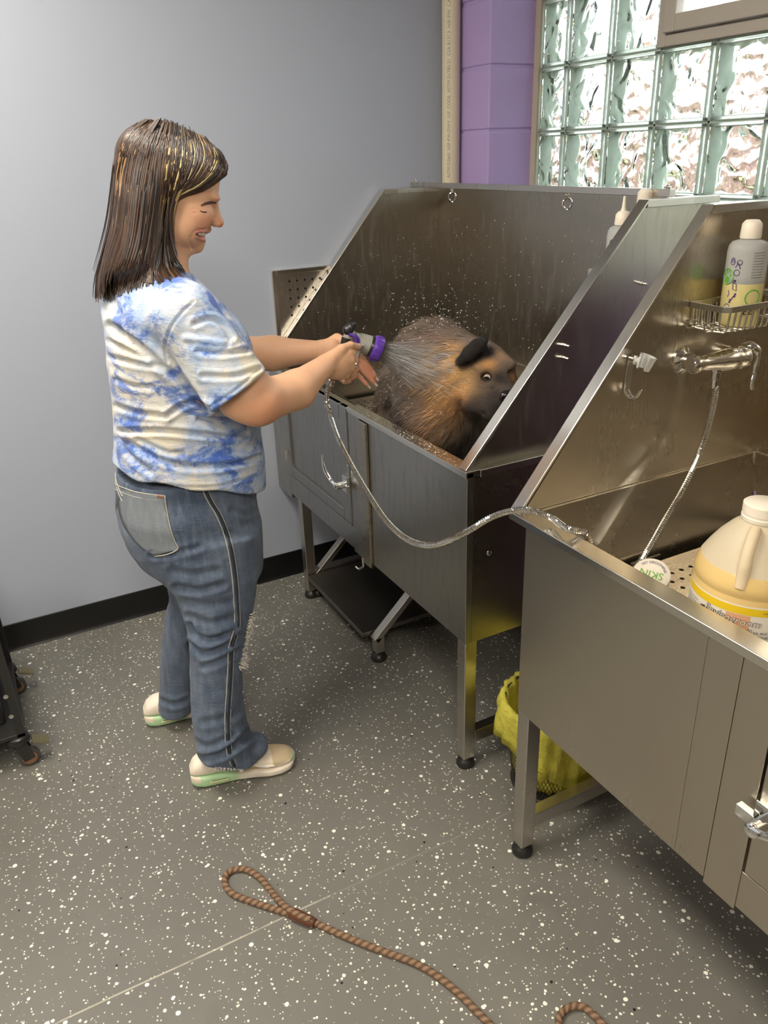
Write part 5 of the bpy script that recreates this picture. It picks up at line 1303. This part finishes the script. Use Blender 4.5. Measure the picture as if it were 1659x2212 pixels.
# remove the face window
eye_l = [A3(489, 380, -.40), A3(440, 412, -.385), A3(374, 430, -.375)]
def facecut(x, y, z):
    d = (x-HC[0], y-HC[1], z-HC[2]); f = d[0]*hf[0]+d[1]*hf[1]+d[2]*hf[2]; u = d[0]*hu[0]+d[1]*hu[1]+d[2]*hu[2]
    ub = np.interp(f, FU[0], FU[1]); return np.maximum(u-ub, FU[2]-f)
pts = [((p-HC)@hf, (p-HC)@hu) for p in eye_l]; pts.sort()
FU = (np.array([p[0] for p in pts]), np.array([p[1] for p in pts]), pts[0][0])
fc_lo, fc_hi = HC-.25, HC+.25
FALL = [(395, 250, 366), (440, 246, 365), (480, 241, 366), (520, 232, 368), (545, 226, 370), (562, 222, 368), (576, 219, 350), (590, 219, 320)]
fs_ = []
for v_, l, r in FALL:
    a, b = A3(l, v_, XC), A3(r, v_, XC+.07); fs_.append(((a[2]+b[2])/2, XC, (a[1]+b[1])/2, {395: .095, 440: .098, 480: .100, 520: .104, 545: .108, 562: .110, 576: .104, 590: .08}[v_], (b[1]-a[1])/2))
add(HV, loft(fs_, 2.3), .03)
HV.append(((facecut, fc_lo, fc_hi), .006, '-'))
# keep the throat and jaw free
add(HV, hel(0, .095, -.09, .075, .075, .10), .01, '-')
V, F = sdf_mesh(HV, (-.62, -.76, 1.30), (-.32, -.33, 1.76), .0036); V = relax(V, F, 2, .4)
hm_ = N('hair_base'); p = hm_.pos(); hm_.set(col=hm_.mix(hm_.noise(hm_.map(p, (260, 60, 8)), 1, 4), srgb(48, 34, 26), srgb(84, 60, 44)), rough=.4, spec=.5); hm_.bump(hm_.noise(hm_.map(p, (300, 90, 6)), 1, 3), .8, .004)
hair = np_obj('hair', V, F, hm_.m, wm)
G_ = [[(318, 257), (277, 288), (253, 350), (246, 420), (240, 490), (226, 545), (214, 600), (211, 648)],
      [(336, 256), (300, 300), (278, 370), (268, 440), (258, 505), (240, 560), (228, 610), (238, 652)],
      [(350, 256), (325, 310), (308, 380), (300, 450), (292, 515), (278, 565), (262, 605), (258, 640)],
      [(362, 258), (348, 320), (338, 390), (330, 460), (322, 520), (312, 565), (304, 600), (296, 626)],
      [(374, 262), (372, 325), (362, 395), (354, 460), (347, 515), (340, 560), (340, 590), (350, 612)],
      [(386, 266), (392, 330), (380, 395), (368, 450), (363, 500), (366, 535), (378, 575), (402, 604)],
      [(402, 272), (414, 330), (400, 385), (374, 430), (366, 470), (364, 510), (368, 540), (372, 560)],
      [(420, 280), (438, 330), (424, 375), (394, 408), (374, 428), (368, 450), (366, 480), (366, 500)],
      [(440, 293), (462, 332), (452, 368), (424, 398), (396, 414), (376, 427), (369, 440), (367, 455)],
      [(462, 312), (482, 345), (476, 372), (450, 398), (420, 413), (394, 422), (376, 430), (369, 440)],
      [(480, 333), (493, 358), (487, 380), (462, 402), (432, 416), (404, 425), (382, 431), (372, 436)]]
G_ = [[(296, 268), (268, 300), (252, 345), (247, 400), (240, 470), (228, 540), (214, 600), (212, 655)]]+G_
G_ = np.array([line_px(g, 3) for g in G_])
surf = HV+[((q[0], q[1], q[2]), q_k, op) for q, q_k, op in SHIRT[:4]]
def strands(n, s0, s1, rad, seed, dark=.5, blond=.0):
    r = np.random.default_rng(seed); S_ = r.uniform(s0, s1, n); allp = []
    for s in S_:
        i = int(min(s, len(G_)-1.001)); w_ = s-i; g = G_[i]*(1-w_)+G_[i+1]*w_; tt_ = np.linspace(0, 1, len(g)); end = 1-.20*r.random()**1.5
        ti = np.linspace(.0+.10*r.random(), end, 16); p = np.stack([np.interp(ti, tt_, g[:, 0]), np.interp(ti, tt_, g[:, 1])], 1)
        ph = r.uniform(0, 6.28); p[:, 0] += (r.normal()*2.2+2.0*np.sin(ti*4+ph))*np.clip(ti*2, .3, 1.8); p[:, 1] += r.normal()*1.5
        allp.append(p)
    pix = np.concatenate(allp); d = BF+BR*((pix[:, :1]-829.5)/F_PX)+BU*((1106-pix[:, 1:2])/F_PX); d /= np.linalg.norm(d, axis=1, keepdims=True); t = np.full(len(pix), 1.45); ok = np.zeros(len(pix), bool)
    for _ in range(160):
        s_ = sdf_eval(surf, (BO+d*t[:, None]).astype(np.float32)); ok |= (s_ < .0012); t = np.where(ok, t, t+np.maximum(s_*.6, .001)); t = np.minimum(t, 2.6)
    t = t.reshape(n, 16); ok = ok.reshape(n, 16); d = d.reshape(n, 16, 3); k_ = np.arange(16); keep = []
    for i in range(n):
        g_ = ok[i]
        if g_.sum() < 6: continue
        t[i] = np.interp(k_, k_[g_], t[i][g_]); tt2 = np.convolve(np.pad(t[i], 1, mode='edge'), [.25, .5, .25], 'valid'); t[i] = np.minimum(t[i], tt2); keep.append(i)
    P = BO+d*t[..., None]; return S_[keep], P[keep], r
vs_, fs2, cs_ = [], [], []
pal = [srgb(38, 27, 21), srgb(54, 38, 29), srgb(76, 54, 40), srgb(98, 72, 52)]; bl = [srgb(188, 160, 108), srgb(214, 190, 132), srgb(150, 118, 78)]
def add_strand(P, r0, c, r):
    nn_ = 5; m_ = len(P); T_ = np.gradient(P, axis=0); T_ /= np.linalg.norm(T_, axis=1, keepdims=True)+1e-9; out_ = P-np.array((XC, -.56, 0))*np.array((1, 1, 0))-np.array((0, 0, 1))*P[:, 2:]*1
    B = np.cross(T_, out_+1e-4); B /= np.linalg.norm(B, axis=1, keepdims=True)+1e-9; Nn_ = np.cross(B, T_)
    rad = r0*np.minimum(1, np.linspace(3.2, .35, m_))*np.minimum(1, np.linspace(.5, 6, m_)); b0 = len(vs_)
    for i in range(m_):
        kf = min(max((P[i][2]-1.50)/.07, .0), 1) if c[0] > .2 else 1
        for k in range(nn_): a = 2*PI*k/nn_; vs_.append(P[i]+(B[i]*math.cos(a)*1.3+Nn_[i]*math.sin(a)*.6)*rad[i]); cs_.append(tuple(c[q]*kf+pal[2][q]*(1-kf) for q in range(3)))
    for i in range(m_-1):
        for k in range(nn_): fs2.append((b0+i*nn_+k, b0+i*nn_+(k+1) % nn_, b0+(i+1)*nn_+(k+1) % nn_, b0+(i+1)*nn_+k))
for n, s0, s1, rad, seed in ((640, 0, 6.6, .0021, 1), (300, 6.2, 11, .0019, 2)):
    S_, P, r = strands(n, s0, s1, rad, seed)
    for s, p in zip(S_, P):
        u = r.random(); c = pal[int(r.choice(4, p=(.42, .36, .17, .05)))]
        if 4.8 < s < 9.6 and u < .20: c = bl[int(r.integers(0, 3))]
        elif s < 5 and u < .05: c = bl[2]
        lift = r.uniform(.0003, .0035); dirn = np.array(CAM)-p; dirn /= np.linalg.norm(dirn, axis=1, keepdims=True); p = p+dirn*lift
        add_strand(p, rad*r.uniform(.6, 1.3), c, r)
        if r.random() < .6:
            q = p.copy(); dd = (q-HC)@hx_; q = q-2*np.outer(dd, hx_); add_strand(q, rad, c, r)
hs = attr_mat('hair_strands', .34, 0, None, 0, spec=.6)
np_obj('hair_strand_layer', np.array(vs_), np.array(fs2), hs.m, hair, np.array(cs_))['kind'] = 'stuff'

# ------------------------------------------------------------------ sprayer in her hand
D0 = Vector((.33, .83, -.40)).normalized()
sp = Vector(A3(790, 744, -.405))
noz = thing('hose_sprayer', 'grey and purple hose spray nozzle held in the woman\'s hands', 'sprayer', tuple(sp))
gm_ = plain('grey_plastic', srgb(150, 148, 140), .28); pm_ = plain('purple_plastic', srgb(92, 56, 160), .3); bm_ = plain('black_plastic', (.02, .02, .022), .3)
hv = [((rc(sp-D0*.010, sp+D0*.012, .0255, .0275)), 0, '+'), (rc(sp-D0*.018, Vector(A3(757, 722, -.405)), .0175, .0135), .010, '+'), (rc(Vector(A3(757, 722, -.405)), Vector(A3(752, 728, -.405)), .0135, .0135), .004, '+')]
V, F = sdf_mesh([((f[0], f[1], f[2]), k, o_) for f, k, o_ in hv], np.array(sp)-.09, np.array(sp)+.09, .0022); np_obj('nozzle_body', relax(V, F, 1), F, gm_, noz)
MB().lathe([(.0, .010), (.0285, .010), (.0295, .012), (.0295, .019), (.030, .021), (.030, .0225)], sp, axis=D0, n=40).build('seal_ring', bm_, noz, smooth=40)
q = MB().lathe([(.0, .018), (.030, .018), (.0335, .021), (.0345, .026), (.0345, .040), (.033, .044), (.029, .045), (.0285, .041), (0, .041)], sp, axis=D0, n=48)
for k in range(16):
    a = 2*PI*k/16; e1 = D0.orthogonal().normalized(); e2 = D0.cross(e1); c = sp+(e1*math.cos(a)+e2*math.sin(a))*.0345
    q.bar(c+D0*.024, c+D0*.040, .004, .0025, up=(e1*math.cos(a)+e2*math.sin(a)))
q.build('dial_ring', pm_, noz, bevel=.0008)
va = Vector(A3(752, 713, -.403)); vb_ = Vector(A3(758, 708, -.398))
V, F = sdf_mesh([(rc(va, vb_, .0145, .0115), 0, '+'), (rc(vb_, vb_+Vector((.004, .008, .008)), .010, .007), .004, '+')], np.array(va)-.05, np.array(va)+.05, .0018); np_obj('flow_knob', V, F, bm_, noz)
hA, hB = Vector(A3(748, 730, -.402)), Vector(A3(715, 820, -.405))
MB().tube(spline([hA, hA.lerp(hB, .3)+Vector((0, .004, 0)), hA.lerp(hB, .7), hB], 6), [.0125]*6+[.0128]*6+[.0118]*6+[.0105], 18).build('grip', bm_, noz, smooth=60)
MB().tube(spline([Vector(A3(766, 722, -.395)), Vector(A3(775, 735, -.392)), Vector(A3(774, 748, -.393))], 6), .0042, 8).tube(spline([Vector(A3(754, 722, -.39)), Vector(A3(765, 727, -.388)), Vector(A3(770, 742, -.388))], 6), .0045, 8).build('purple_trim', pm_, noz, smooth=60)
MB().tube(spline([Vector(A3(778, 752, -.402)), Vector(A3(774, 764, -.403)), Vector(A3(768, 776, -.403)), Vector(A3(757, 790, -.404))], 6), .0055, 8).build('trigger', gm_, noz, smooth=60)
bp = Vector(A3(779, 747, -.380)); MB().lathe([(0, -.004), (.0068, -.004), (.0068, .003), (.005, .0045), (0, .005)], bp, axis=(.85, -.35, .35), n=20).build('button', plain('chrome_button', (.8, .8, .8), .2, .9), noz, smooth=40)
MB().lathe([(.011, 0), (.012, .002), (.012, .016), (.009, .018)], hB, axis=(Vector(A3(712, 832, -.405))-hB), n=16).build('hose_connector', M['chrome'], noz, smooth=40)

# ------------------------------------------------------------------ the dog
dog = thing('dog', 'large wet brindle dog in the first tub, black ear, white of its eye showing', 'dog', (-.55, .30, .752))
dg = []
Dp = lambda u, v, x: A3(u, v, x)
add(dg, el((-.82, .405, .985), (.145, .145, .150)), 0)
add(dg, rc((-.80, .40, .985), (-.54, .275, .950), .140, .160), .05)
add(dg, el((-.47, .225, .93), (.150, .145, .185)), .05)
add(dg, rc((-.52, .265, 1.035), (-.350, .245, 1.075), .140, .098), .05)
sku = A3(1045, 810, -.300); hd_ = -BF*.78+BR*.34-BU*.50; hd_ /= np.linalg.norm(hd_)
hs_ = np.cross(hd_, (0, 0, 1)); hs_ /= np.linalg.norm(hs_); hup = np.cross(hs_, hd_)
DH = lambda f, s, u: sku+hd_*f+hs_*s+hup*u      # s > 0: the dog's right side, towards the sprayer
DA = (hd_, hs_, hup)
add(dg, el(sku, (.095, .084, .080), DA), .03)
add(dg, el(DH(.035, 0, .028), (.060, .066, .048), DA), .02)
add(dg, rc(DH(.045, 0, -.012), DH(.122, 0, -.020), .056, .043), .022)
for s in (-1, 1):
    add(dg, el(DH(.108, s*.032, -.048), (.048, .026, .040), DA), .012)
    add(dg, el(DH(.050, s*.058, -.040), (.050, .030, .046), DA), .02)
    add(dg, el(DH(.060, s*.040, .052), (.022, .022, .012), DA), .012)
    add(dg, el(DH(.084, s*.036, .030), (.014, .016, .012), DA), .006, '-')
    add(dg, rc(DH(.152, s*.012, -.030), DH(.120, s*.056, -.058), .0030, .0040), .004, '-')
add(dg, rc(DH(.160, 0, -.012), DH(.152, 0, -.045), .0025, .0025), .003, '-')
add(dg, el(DH(.086, 0, -.082), (.044, .034, .022), DA), .012)
HD2 = list(dg)
def dgroove(pix, r_, k=.004):
    P = hit0(HD2, pix)
    for a, b in zip(P[:-1], P[1:]): add(dg, rc(a, b, r_, r_), k, '-')
# loose skin of the cheek and neck ruff
add(dg, rc(DH(-.03, .07, -.04), (-.44, .14, .93), .040, .070), .05)
add(dg, rc((-.42, .20, 1.02), (-.40, .17, .92), .10, .085), .04)
dep = float((hit0(dg, [(1016, 785)])[0]-BO)@BF); tcam = lambda u, v_, d_: BO+(BF+BR*((u-829.5)/F_PX)+BU*((1106-v_)/F_PX))*d_
ET = [tcam(990, 782, dep+.004), tcam(1014, 764, dep-.010), tcam(1034, 747, dep-.008), tcam(1046, 735, dep+.004)]
for (a, b, ra_, rb_) in ((0, 1, .012, .021), (1, 2, .021, .021), (2, 3, .021, .013)): add(dg, rc(ET[a], ET[b], ra_, rb_), .006)
add(dg, rc(ET[2], tcam(1048, 760, dep), .018, .013), .006)
EARP = [ET[1], ET[2], ET[3], tcam(1046, 757, dep), (ET[0]+ET[1])/2]
HD2 = list(dg)
dgroove([(1024, 838), (1040, 842), (1058, 840), (1068, 838)], .0025); dgroove([(996, 862), (990, 890), (1004, 915)], .004, .008)
# legs and tail
for a, b, c in (((-.50, .16, .88), (-.47, .13, .80), (-.455, .125, .775)), ((-.44, .33, .88), (-.40, .34, .80), (-.39, .34, .775)), ((-.90, .30, .93), (-.93, .26, .83), (-.90, .25, .775)), ((-.84, .53, .93), (-.86, .56, .83), (-.83, .56, .775))):
    add(dg, rc(a, b, .062, .036), .03); add(dg, rc(b, c, .034, .028), .01); add(dg, el(np.array(c)+(.02, -.005, -.002), (.045, .032, .022)), .012)
add(dg, rc((-1.0, .46, 1.03), (-1.10, .55, .90), .032, .018), .03)
V, F = sdf_mesh(dg, (-1.16, .03, .745), (-.06, .66, 1.26), .0045); V = relax(V, F, 1, .4); Nn = vnormals(V, F)
# fur clumps: displacement stretched along the hair direction
fdir = np.array((-.75, -.15, -.62)); fdir /= np.linalg.norm(fdir); Q = V-np.outer(V@fdir, fdir)*.86
fur = vnoise(Q*170, 1)*.6+vnoise(Q*90, 4)*.8+vnoise(Q*45, 6)*.8
head_d = np.linalg.norm(V-DH(.05, 0, -.01), axis=1); fw = np.clip((head_d-.08)/.10, .10, 1)
V2 = V+Nn*(fur*.0042*fw)[:, None]
c = np.tile(np.array(srgb(128, 112, 99)), (len(V), 1)); st2 = (vnoise(Q*60, 8)+.6*vnoise(Q*120, 12)); k = np.clip(st2*.5+.5, 0, 1)[:, None]; c = c*(1-.5*k)+np.array(srgb(66, 52, 42))*.5*k
def bl3(P0, r, col, w=1.0, var=0):
    global c
    kk = np.exp(-(np.linalg.norm(V-np.array(P0), axis=1)/r)**2)*w
    if var: kk = kk*np.clip(.5+var*st2, 0, 1)
    kk = np.clip(kk, 0, 1)[:, None]; c = c*(1-kk)+np.array(col)*kk
def HP(u, v): return hit(dg, np.array([(u, v)], float))[0]
for u, v_, r_, col, w_, vr in ((960, 800, .085, srgb(240, 182, 108), 1.0, .9), (985, 850, .05, srgb(232, 170, 104), .9, .9), (930, 840, .07, srgb(176, 140, 96), .8, .6), (965, 880, .06, srgb(172, 124, 76), .8, .8), (940, 720, .10, srgb(128, 104, 88), .8, .3),
                               (900, 930, .06, srgb(150, 112, 84), .7, .6), (880, 850, .06, srgb(120, 104, 92), .6, .5), (970, 930, .05, srgb(110, 84, 52), .7, .6),
                               (1006, 808, .034, srgb(220, 172, 106), .95, .2), (1054, 784, .024, srgb(232, 172, 108), 1.0, 0), (1078, 764, .026, srgb(196, 150, 112), .9, 0), (1112, 822, .020, srgb(206, 152, 96), .8, 0), (1030, 850, .016, srgb(160, 132, 92), .85, 0),
                               (1010, 960, .065, srgb(20, 17, 12), 1.0, 0), (985, 985, .05, srgb(24, 20, 14), 1.0, 0)):
    bl3(HP(u, v_), r_, col, w_, vr)
for f_, s_, u_, r_, col, w_ in ((.15, 0, -.03, .056, srgb(40, 34, 32), 1.3), (.125, .045, -.055, .046, srgb(56, 48, 45), 1.2), (.125, -.045, -.055, .046, srgb(48, 41, 38), 1.2), (.11, 0, .03, .024, srgb(54, 45, 40), 1.0), (.09, .075, -.065, .036, srgb(70, 60, 55), 1.0), (.08, 0, -.10, .05, srgb(24, 20, 18), 1.3)):
    bl3(DH(f_, s_, u_), r_, col, w_)
for u, v_, r_, col, w_ in ((1034, 872, .026, srgb(84, 72, 62), .85), (1056, 862, .022, srgb(58, 49, 44), .95), (1014, 890, .026, srgb(58, 50, 46), .95), (1044, 896, .028, srgb(50, 43, 40), 1.0), (1068, 884, .026, srgb(36, 31, 29), 1.0), (1070, 850, .014, srgb(46, 39, 35), .9), (996, 872, .02, srgb(66, 55, 48), .8), (1030, 912, .024, srgb(40, 34, 31), 1.0)): bl3(HP(u, v_), r_, col, w_)
ey = HP(1052, 814)
bl3(ey, .022, srgb(22, 18, 16), 1.2); bl3(HP(1078, 818), .015, srgb(44, 36, 32), .9); bl3(HP(1064, 838), .010, srgb(50, 40, 34), .8)
for q_ in EARP: bl3(q_, .031, srgb(12, 10, 9), 1.5)
nc = DH(.158, .008, .004)
V0, F0 = sdf_mesh([(el(nc, (.014, .024, .017), DA), 0, '+'), (rc(nc+hs_*.011+hd_*.013-hup*.003, nc+hs_*.016+hd_*.009-hup*.002, .0045, .004), .003, '-'), (rc(nc-hs_*.011+hd_*.013-hup*.003, nc-hs_*.016+hd_*.009-hup*.002, .0045, .004), .003, '-'), (rc(nc+hd_*.016, nc+hd_*.014-hup*.016, .0014, .0014), .002, '-')], nc-.04, nc+.04, .0014)
np_obj('nose', relax(V0, F0, 1), F0, plain('wet_nose', (.012, .010, .010), .22), dog)
fm = attr_mat('wet_fur', .5, 0, None, 0, spec=.35); p = fm.pos(); mp = fm.n('ShaderNodeMapping'); fm.l(p, mp.inputs[0]); mp.inputs['Rotation'].default_value = (.3, -.7, .2); mp.inputs['Scale'].default_value = (50, 330, 330)
fn = fm.noise(mp.outputs[0], 1, 4, .65); att = [n for n in fm.t.nodes if n.type == 'ATTRIBUTE'][0].outputs['Color']
fm.set(col=fm.mix(fm.math('MULTIPLY', fm.ramp(fn, [(.42, (0, 0, 0)), (.68, (1, 1, 1))]), .34), att, (.02, .014, .01))); fm.bump(fn, .9, .006)
np_obj('body', V2, F, fm.m, dog, c)
# fur strands laid along the coat
r = np.random.default_rng(5); ids = r.choice(len(V), 5200, replace=False); vs_, fs2, cs_ = [], [], []
for i in ids:
    if head_d[i] < .12 or np.linalg.norm(V[i]-EARP[1]) < .06: continue
    n_ = Nn[i]; g = fdir+r.normal(size=3)*.12; g = g-n_*(g@n_); g /= np.linalg.norm(g)+1e-9; L = r.uniform(.03, .055)*min(1, fw[i]+.2); b_ = np.cross(n_, g); P0 = V2[i]
    w_ = r.uniform(.0009, .0017); b0 = len(vs_); cc = c[i]*r.uniform(.6, 1.45)
    for t, ww, lf in ((0, 1, -.0005), (.4, .9, .0016), (.75, .6, .0018), (1, .1, .0004)):
        for sg in (-1, 1): vs_.append(P0+g*L*t+n_*lf+b_*w_*ww*sg); cs_.append(cc)
    for j in range(3): fs2.append((b0+2*j, b0+2*j+1, b0+2*j+3, b0+2*j+2))
np_obj('fur', np.array(vs_), np.array(fs2), attr_mat('fur_strands', .5, 0, None, 0).m, dog, np.clip(np.array(cs_), 0, 1))['kind'] = 'stuff'
en_ = np.array(CAM)-ey; en_ /= np.linalg.norm(en_)
ec = Vector(ey-en_*.0070)
MB().ball(tuple(ec), .0140, 24).build('eye', plain('eye_white', srgb(236, 214, 204), .08), dog, smooth=180)
lk = Vector(A3(1052, 821, ey[0])-np.array(ec)).normalized(); eo = [o for o in bpy.data.objects if o.name == 'eye'][0]
irisd = (Vector(en_)*.80-Vector(CR)*.12-Vector(CU)*.52).normalized()
MB().lathe([(.0080, .0117), (.0065, .0127), (.0035, .0138), (0, .0143)], ec, axis=irisd, n=24).build('iris', plain('dark_iris', (.012, .008, .006), .05), eo, smooth=180)
rm_ = plain('black_eyelid', (.012, .010, .009), .35); n = 22; e1v = Vector(en_).orthogonal().normalized(); rr_ = Vector(CR); uu_ = Vector(CU)
lid = [ec+Vector(en_)*.0080+((rr_*.93-uu_*.36)*math.cos(2*PI*k/n)*.0135+(uu_*.93+rr_*.36)*math.sin(2*PI*k/n)*.0098) for k in range(n)]
MB().tube(lid, .0036, 8, closed=True).build('eyelid', rm_, dog, smooth=180)

# ------------------------------------------------------------------ water
wmt = N('spray_water'); wmt.set(col=(.95, .97, 1.0), rough=.15, trans=.5, ior=1.33, alpha=.55)
r = np.random.default_rng(9); n0 = np.array(sp+D0*.042); d0 = np.array(D0); q1 = np.cross(d0, (0, 0, 1)); q1 /= np.linalg.norm(q1); q2 = np.cross(q1, d0)
vs_, fs2 = [], []
def streak(P0, P1, w0, w1):
    P0, P1 = np.array(P0), np.array(P1); t = P1-P0; t /= np.linalg.norm(t)+1e-9; a = np.cross(t, (.3, .2, .9)); a /= np.linalg.norm(a); b = np.cross(t, a); b0 = len(vs_)
    for P_, w_ in ((P0, w0), ((P0+P1)/2, max(w0, w1)), (P1, w1)):
        for k in range(4): an = PI/2*k; vs_.append(P_+(a*math.cos(an)+b*math.sin(an))*w_)
    for j in range(2):
        for k in range(4): fs2.append((b0+4*j+k, b0+4*j+(k+1) % 4, b0+4*j+4+(k+1) % 4, b0+4*j+4+k))
    fs2.append((b0, b0+3, b0+2, b0+1)); fs2.append((b0+8, b0+9, b0+10, b0+11))
for i in range(340):
    an = r.uniform(0, 6.28); sp_ = abs(r.normal())*.16+.02; dd = d0+(q1*math.cos(an)+q2*math.sin(an))*sp_; a_ = r.uniform(0, .20); L = r.uniform(.012, .055)
    st0 = n0+(q1*math.cos(an)+q2*math.sin(an))*.018*min(1, sp_*6); streak(st0+dd*a_, st0+dd*(a_+L), .0003, r.uniform(.0002, .0006))
o = np_obj('water_spray', np.array(vs_), np.array(fs2), wmt.m, None, smooth=60); tag(o, 'fan of fine water jets shooting from the sprayer onto the dog', 'water', None, 'stuff')
vol = N('mist'); vol.t.nodes.remove(vol.b); ov = [n for n in vol.t.nodes if n.type == 'OUTPUT_MATERIAL'][0]
pv = vol.n('ShaderNodeVolumePrincipled'); pv.inputs['Color'].default_value = (.96, .95, .93, 1); pv.inputs['Anisotropy'].default_value = .2
nz = vol.noise(vol.pos(), 26, 3, .6, 1.0); dst = vol.n('ShaderNodeVectorMath', operation='DISTANCE'); vol.l(vol.pos(), dst.inputs[0]); dst.inputs[1].default_value = tuple(n0)
fall = vol.math('POWER', vol.math('SUBTRACT', 1.0, vol.math('DIVIDE', dst.outputs['Value'], .205), clamp=True), 1.3)
vol.l(vol.math('MULTIPLY', fall, vol.math('MULTIPLY', vol.ramp(nz, [(.30, (.2,)*3), (.68, (1, 1, 1))]), 26.0)), pv.inputs['Density']); vol.l(pv.outputs[0], ov.inputs['Volume'])
mc = MB().lathe([(.0, 0), (.026, 0), (.045, .06), (.078, .13), (.10, .19), (.085, .22), (0, .225)], Vector(n0), axis=D0, n=32)
mo = mc.build('mist', vol.m, o, smooth=60)
vol2 = N('mist_bounce'); vol2.t.nodes.remove(vol2.b); ov = [n for n in vol2.t.nodes if n.type == 'OUTPUT_MATERIAL'][0]
pv = vol2.n('ShaderNodeVolumePrincipled'); pv.inputs['Color'].default_value = (.94, .92, .90, 1)
nz = vol2.noise(vol2.map(vol2.pos(), (1, 1, .5)), 24, 4, .65, 1.4); vol2.l(vol2.math('MULTIPLY', vol2.ramp(nz, [(.45, (0, 0, 0)), (.7, (1, 1, 1))]), 4.6), pv.inputs['Density']); vol2.l(pv.outputs[0], ov.inputs['Volume'])
V, F = sdf_mesh([(rc(Dp(868, 790, -.50), Dp(866, 900, -.48), .05, .045), 0, '+'), (rc(Dp(868, 880, -.50), Dp(905, 900, -.42), .045, .03), .03, '+')], (-.66, .0, .74), (-.28, .30, 1.2), .008)
np_obj('mist', V, F, vol2.m, o)
# flying drops
vs_, fs2 = [], []
def dropl(c, rx, dirv):
    dirv = np.array(dirv)/np.linalg.norm(dirv); streak(np.array(c)-dirv*rx*1.3, np.array(c)+dirv*rx*1.3, rx*.35, rx*.35)
for i in range(420):
    t = r.random()
    if t < .42: u, v_ = r.normal(930, 55), r.normal(690, 30)
    elif t < .72: u, v_ = r.uniform(750, 850), r.uniform(800, 880)
    elif t < .85: u, v_ = r.uniform(780, 1150), r.uniform(560, 760)
    else: u, v_ = r.normal(880, 25), r.normal(850, 40)
    x_ = r.uniform(-.62, -.35); P_ = A3(u, v_, x_)
    if P_[1] > .70 or P_[1] < .0 or P_[2] < .80: continue
    dropl(P_, r.uniform(.0009, .0022), r.normal(size=3)+np.array((0, .3, .4)))
dm = N('water_drop'); dm.set(col=(.98, .98, .96), rough=.08, trans=.35, ior=1.33)
o = np_obj('flying_drops', np.array(vs_), np.array(fs2), dm.m, None, smooth=60); tag(o, 'water drops flying above and in front of the wet dog', 'water', None, 'stuff')
# beads of water on the first tub's front rim and back splash
vs_, fs2 = [], []
def bead(c, rx, n_=(0, 0, 1)):
    n_ = np.array(n_, float); a = np.cross(n_, (.9, .3, .1)); a /= np.linalg.norm(a); b = np.cross(n_, a); b0 = len(vs_); st_ = r.uniform(.8, 1.5)
    for hh, rr in ((0, 1), (.35, .8), (.5, .35)):
        for k in range(7): an = 2*PI*k/7; vs_.append(np.array(c)+(a*math.cos(an)*st_+b*math.sin(an))*rx*rr+n_*rx*hh)
    for j in range(2):
        for k in range(7): fs2.append((b0+7*j+k, b0+7*j+(k+1) % 7, b0+7*j+7+(k+1) % 7, b0+7*j+7+k))
for i in range(260):
    xx = -.02-r.beta(1.2, 1.3)*.64; bead((xx, r.uniform(.0, .036), .9362), r.uniform(.0005, .0014)*(1.9 if r.random() < .06 else 1))
for i in range(260):
    bead((r.uniform(-1.30, -.08), .7535, r.uniform(1.0, 1.48)), r.uniform(.0006, .0018), (0, -1, 0))
for i in range(150):
    zz = r.uniform(.98, 1.35); bead((-1.338, r.uniform((zz-.936)/.592*.517+.03, .72), zz), r.uniform(.0006, .0018), (1, 0, 0))
nf = np.array(fs2); o = np_obj('water_beads', np.array(vs_), nf, dm.m, None, smooth=180); tag(o, 'small beads of water on the rim and walls of the first tub', 'water', None, 'stuff')
# ------------------------------------------------------------------ light
w = bpy.data.worlds.new('overcast'); SC.world = w; w.use_nodes = True
nt = w.node_tree; bg = nt.nodes['Background']; bg.inputs[0].default_value = (.93, .97, 1.0, 1); bg.inputs[1].default_value = 12.0
pan = N('led_panel'); pan.set(col=(.9, .9, .9), emit=(1.0, .92, .80), es=27.0)
def panel(x, y, lx=1.2, ly=.6):
    t = thing('ceiling_light', 'white LED panel ceiling light, out of the photo', 'ceiling light', (x, y, ZC))
    rect = MB(); rect.box(x-lx/2-.02, x+lx/2+.02, y-ly/2-.02, y-ly/2, ZC-.02, ZC).box(x-lx/2-.02, x+lx/2+.02, y+ly/2, y+ly/2+.02, ZC-.02, ZC).box(x-lx/2-.02, x-lx/2, y-ly/2, y+ly/2, ZC-.02, ZC).box(x+lx/2, x+lx/2+.02, y-ly/2, y+ly/2, ZC-.02, ZC)
    rect.build('frame', M['ceil'], t)
    MB().box(x-lx/2, x+lx/2, y-ly/2, y+ly/2, ZC-.012, ZC-.006).build('diffuser', pan.m, t)
    return t
for i, (x, y) in enumerate(((-.25, -1.25), (2.2, -1.25), (.9, -3.0))):
    p_ = panel(x, y); p_['label'] = ('LED ceiling panel above the standing woman, out of the photo', 'LED ceiling panel above the nearest tub, out of the photo', 'LED ceiling panel at the back of the room, out of the photo')[i]
SC.view_settings.view_transform = 'Standard'; SC.view_settings.look = 'None'; SC.view_settings.gamma = 1; SC.view_settings.use_curve_mapping = False
SC.view_settings.exposure = 0.0
SC.cycles.use_denoising = True
SC.cycles.max_bounces = 12; SC.cycles.transmission_bounces = 12; SC.cycles.glossy_bounces = 6; SC.cycles.diffuse_bounces = 5; SC.cycles.transparent_max_bounces = 16
SC.cycles.sample_clamp_indirect = 6
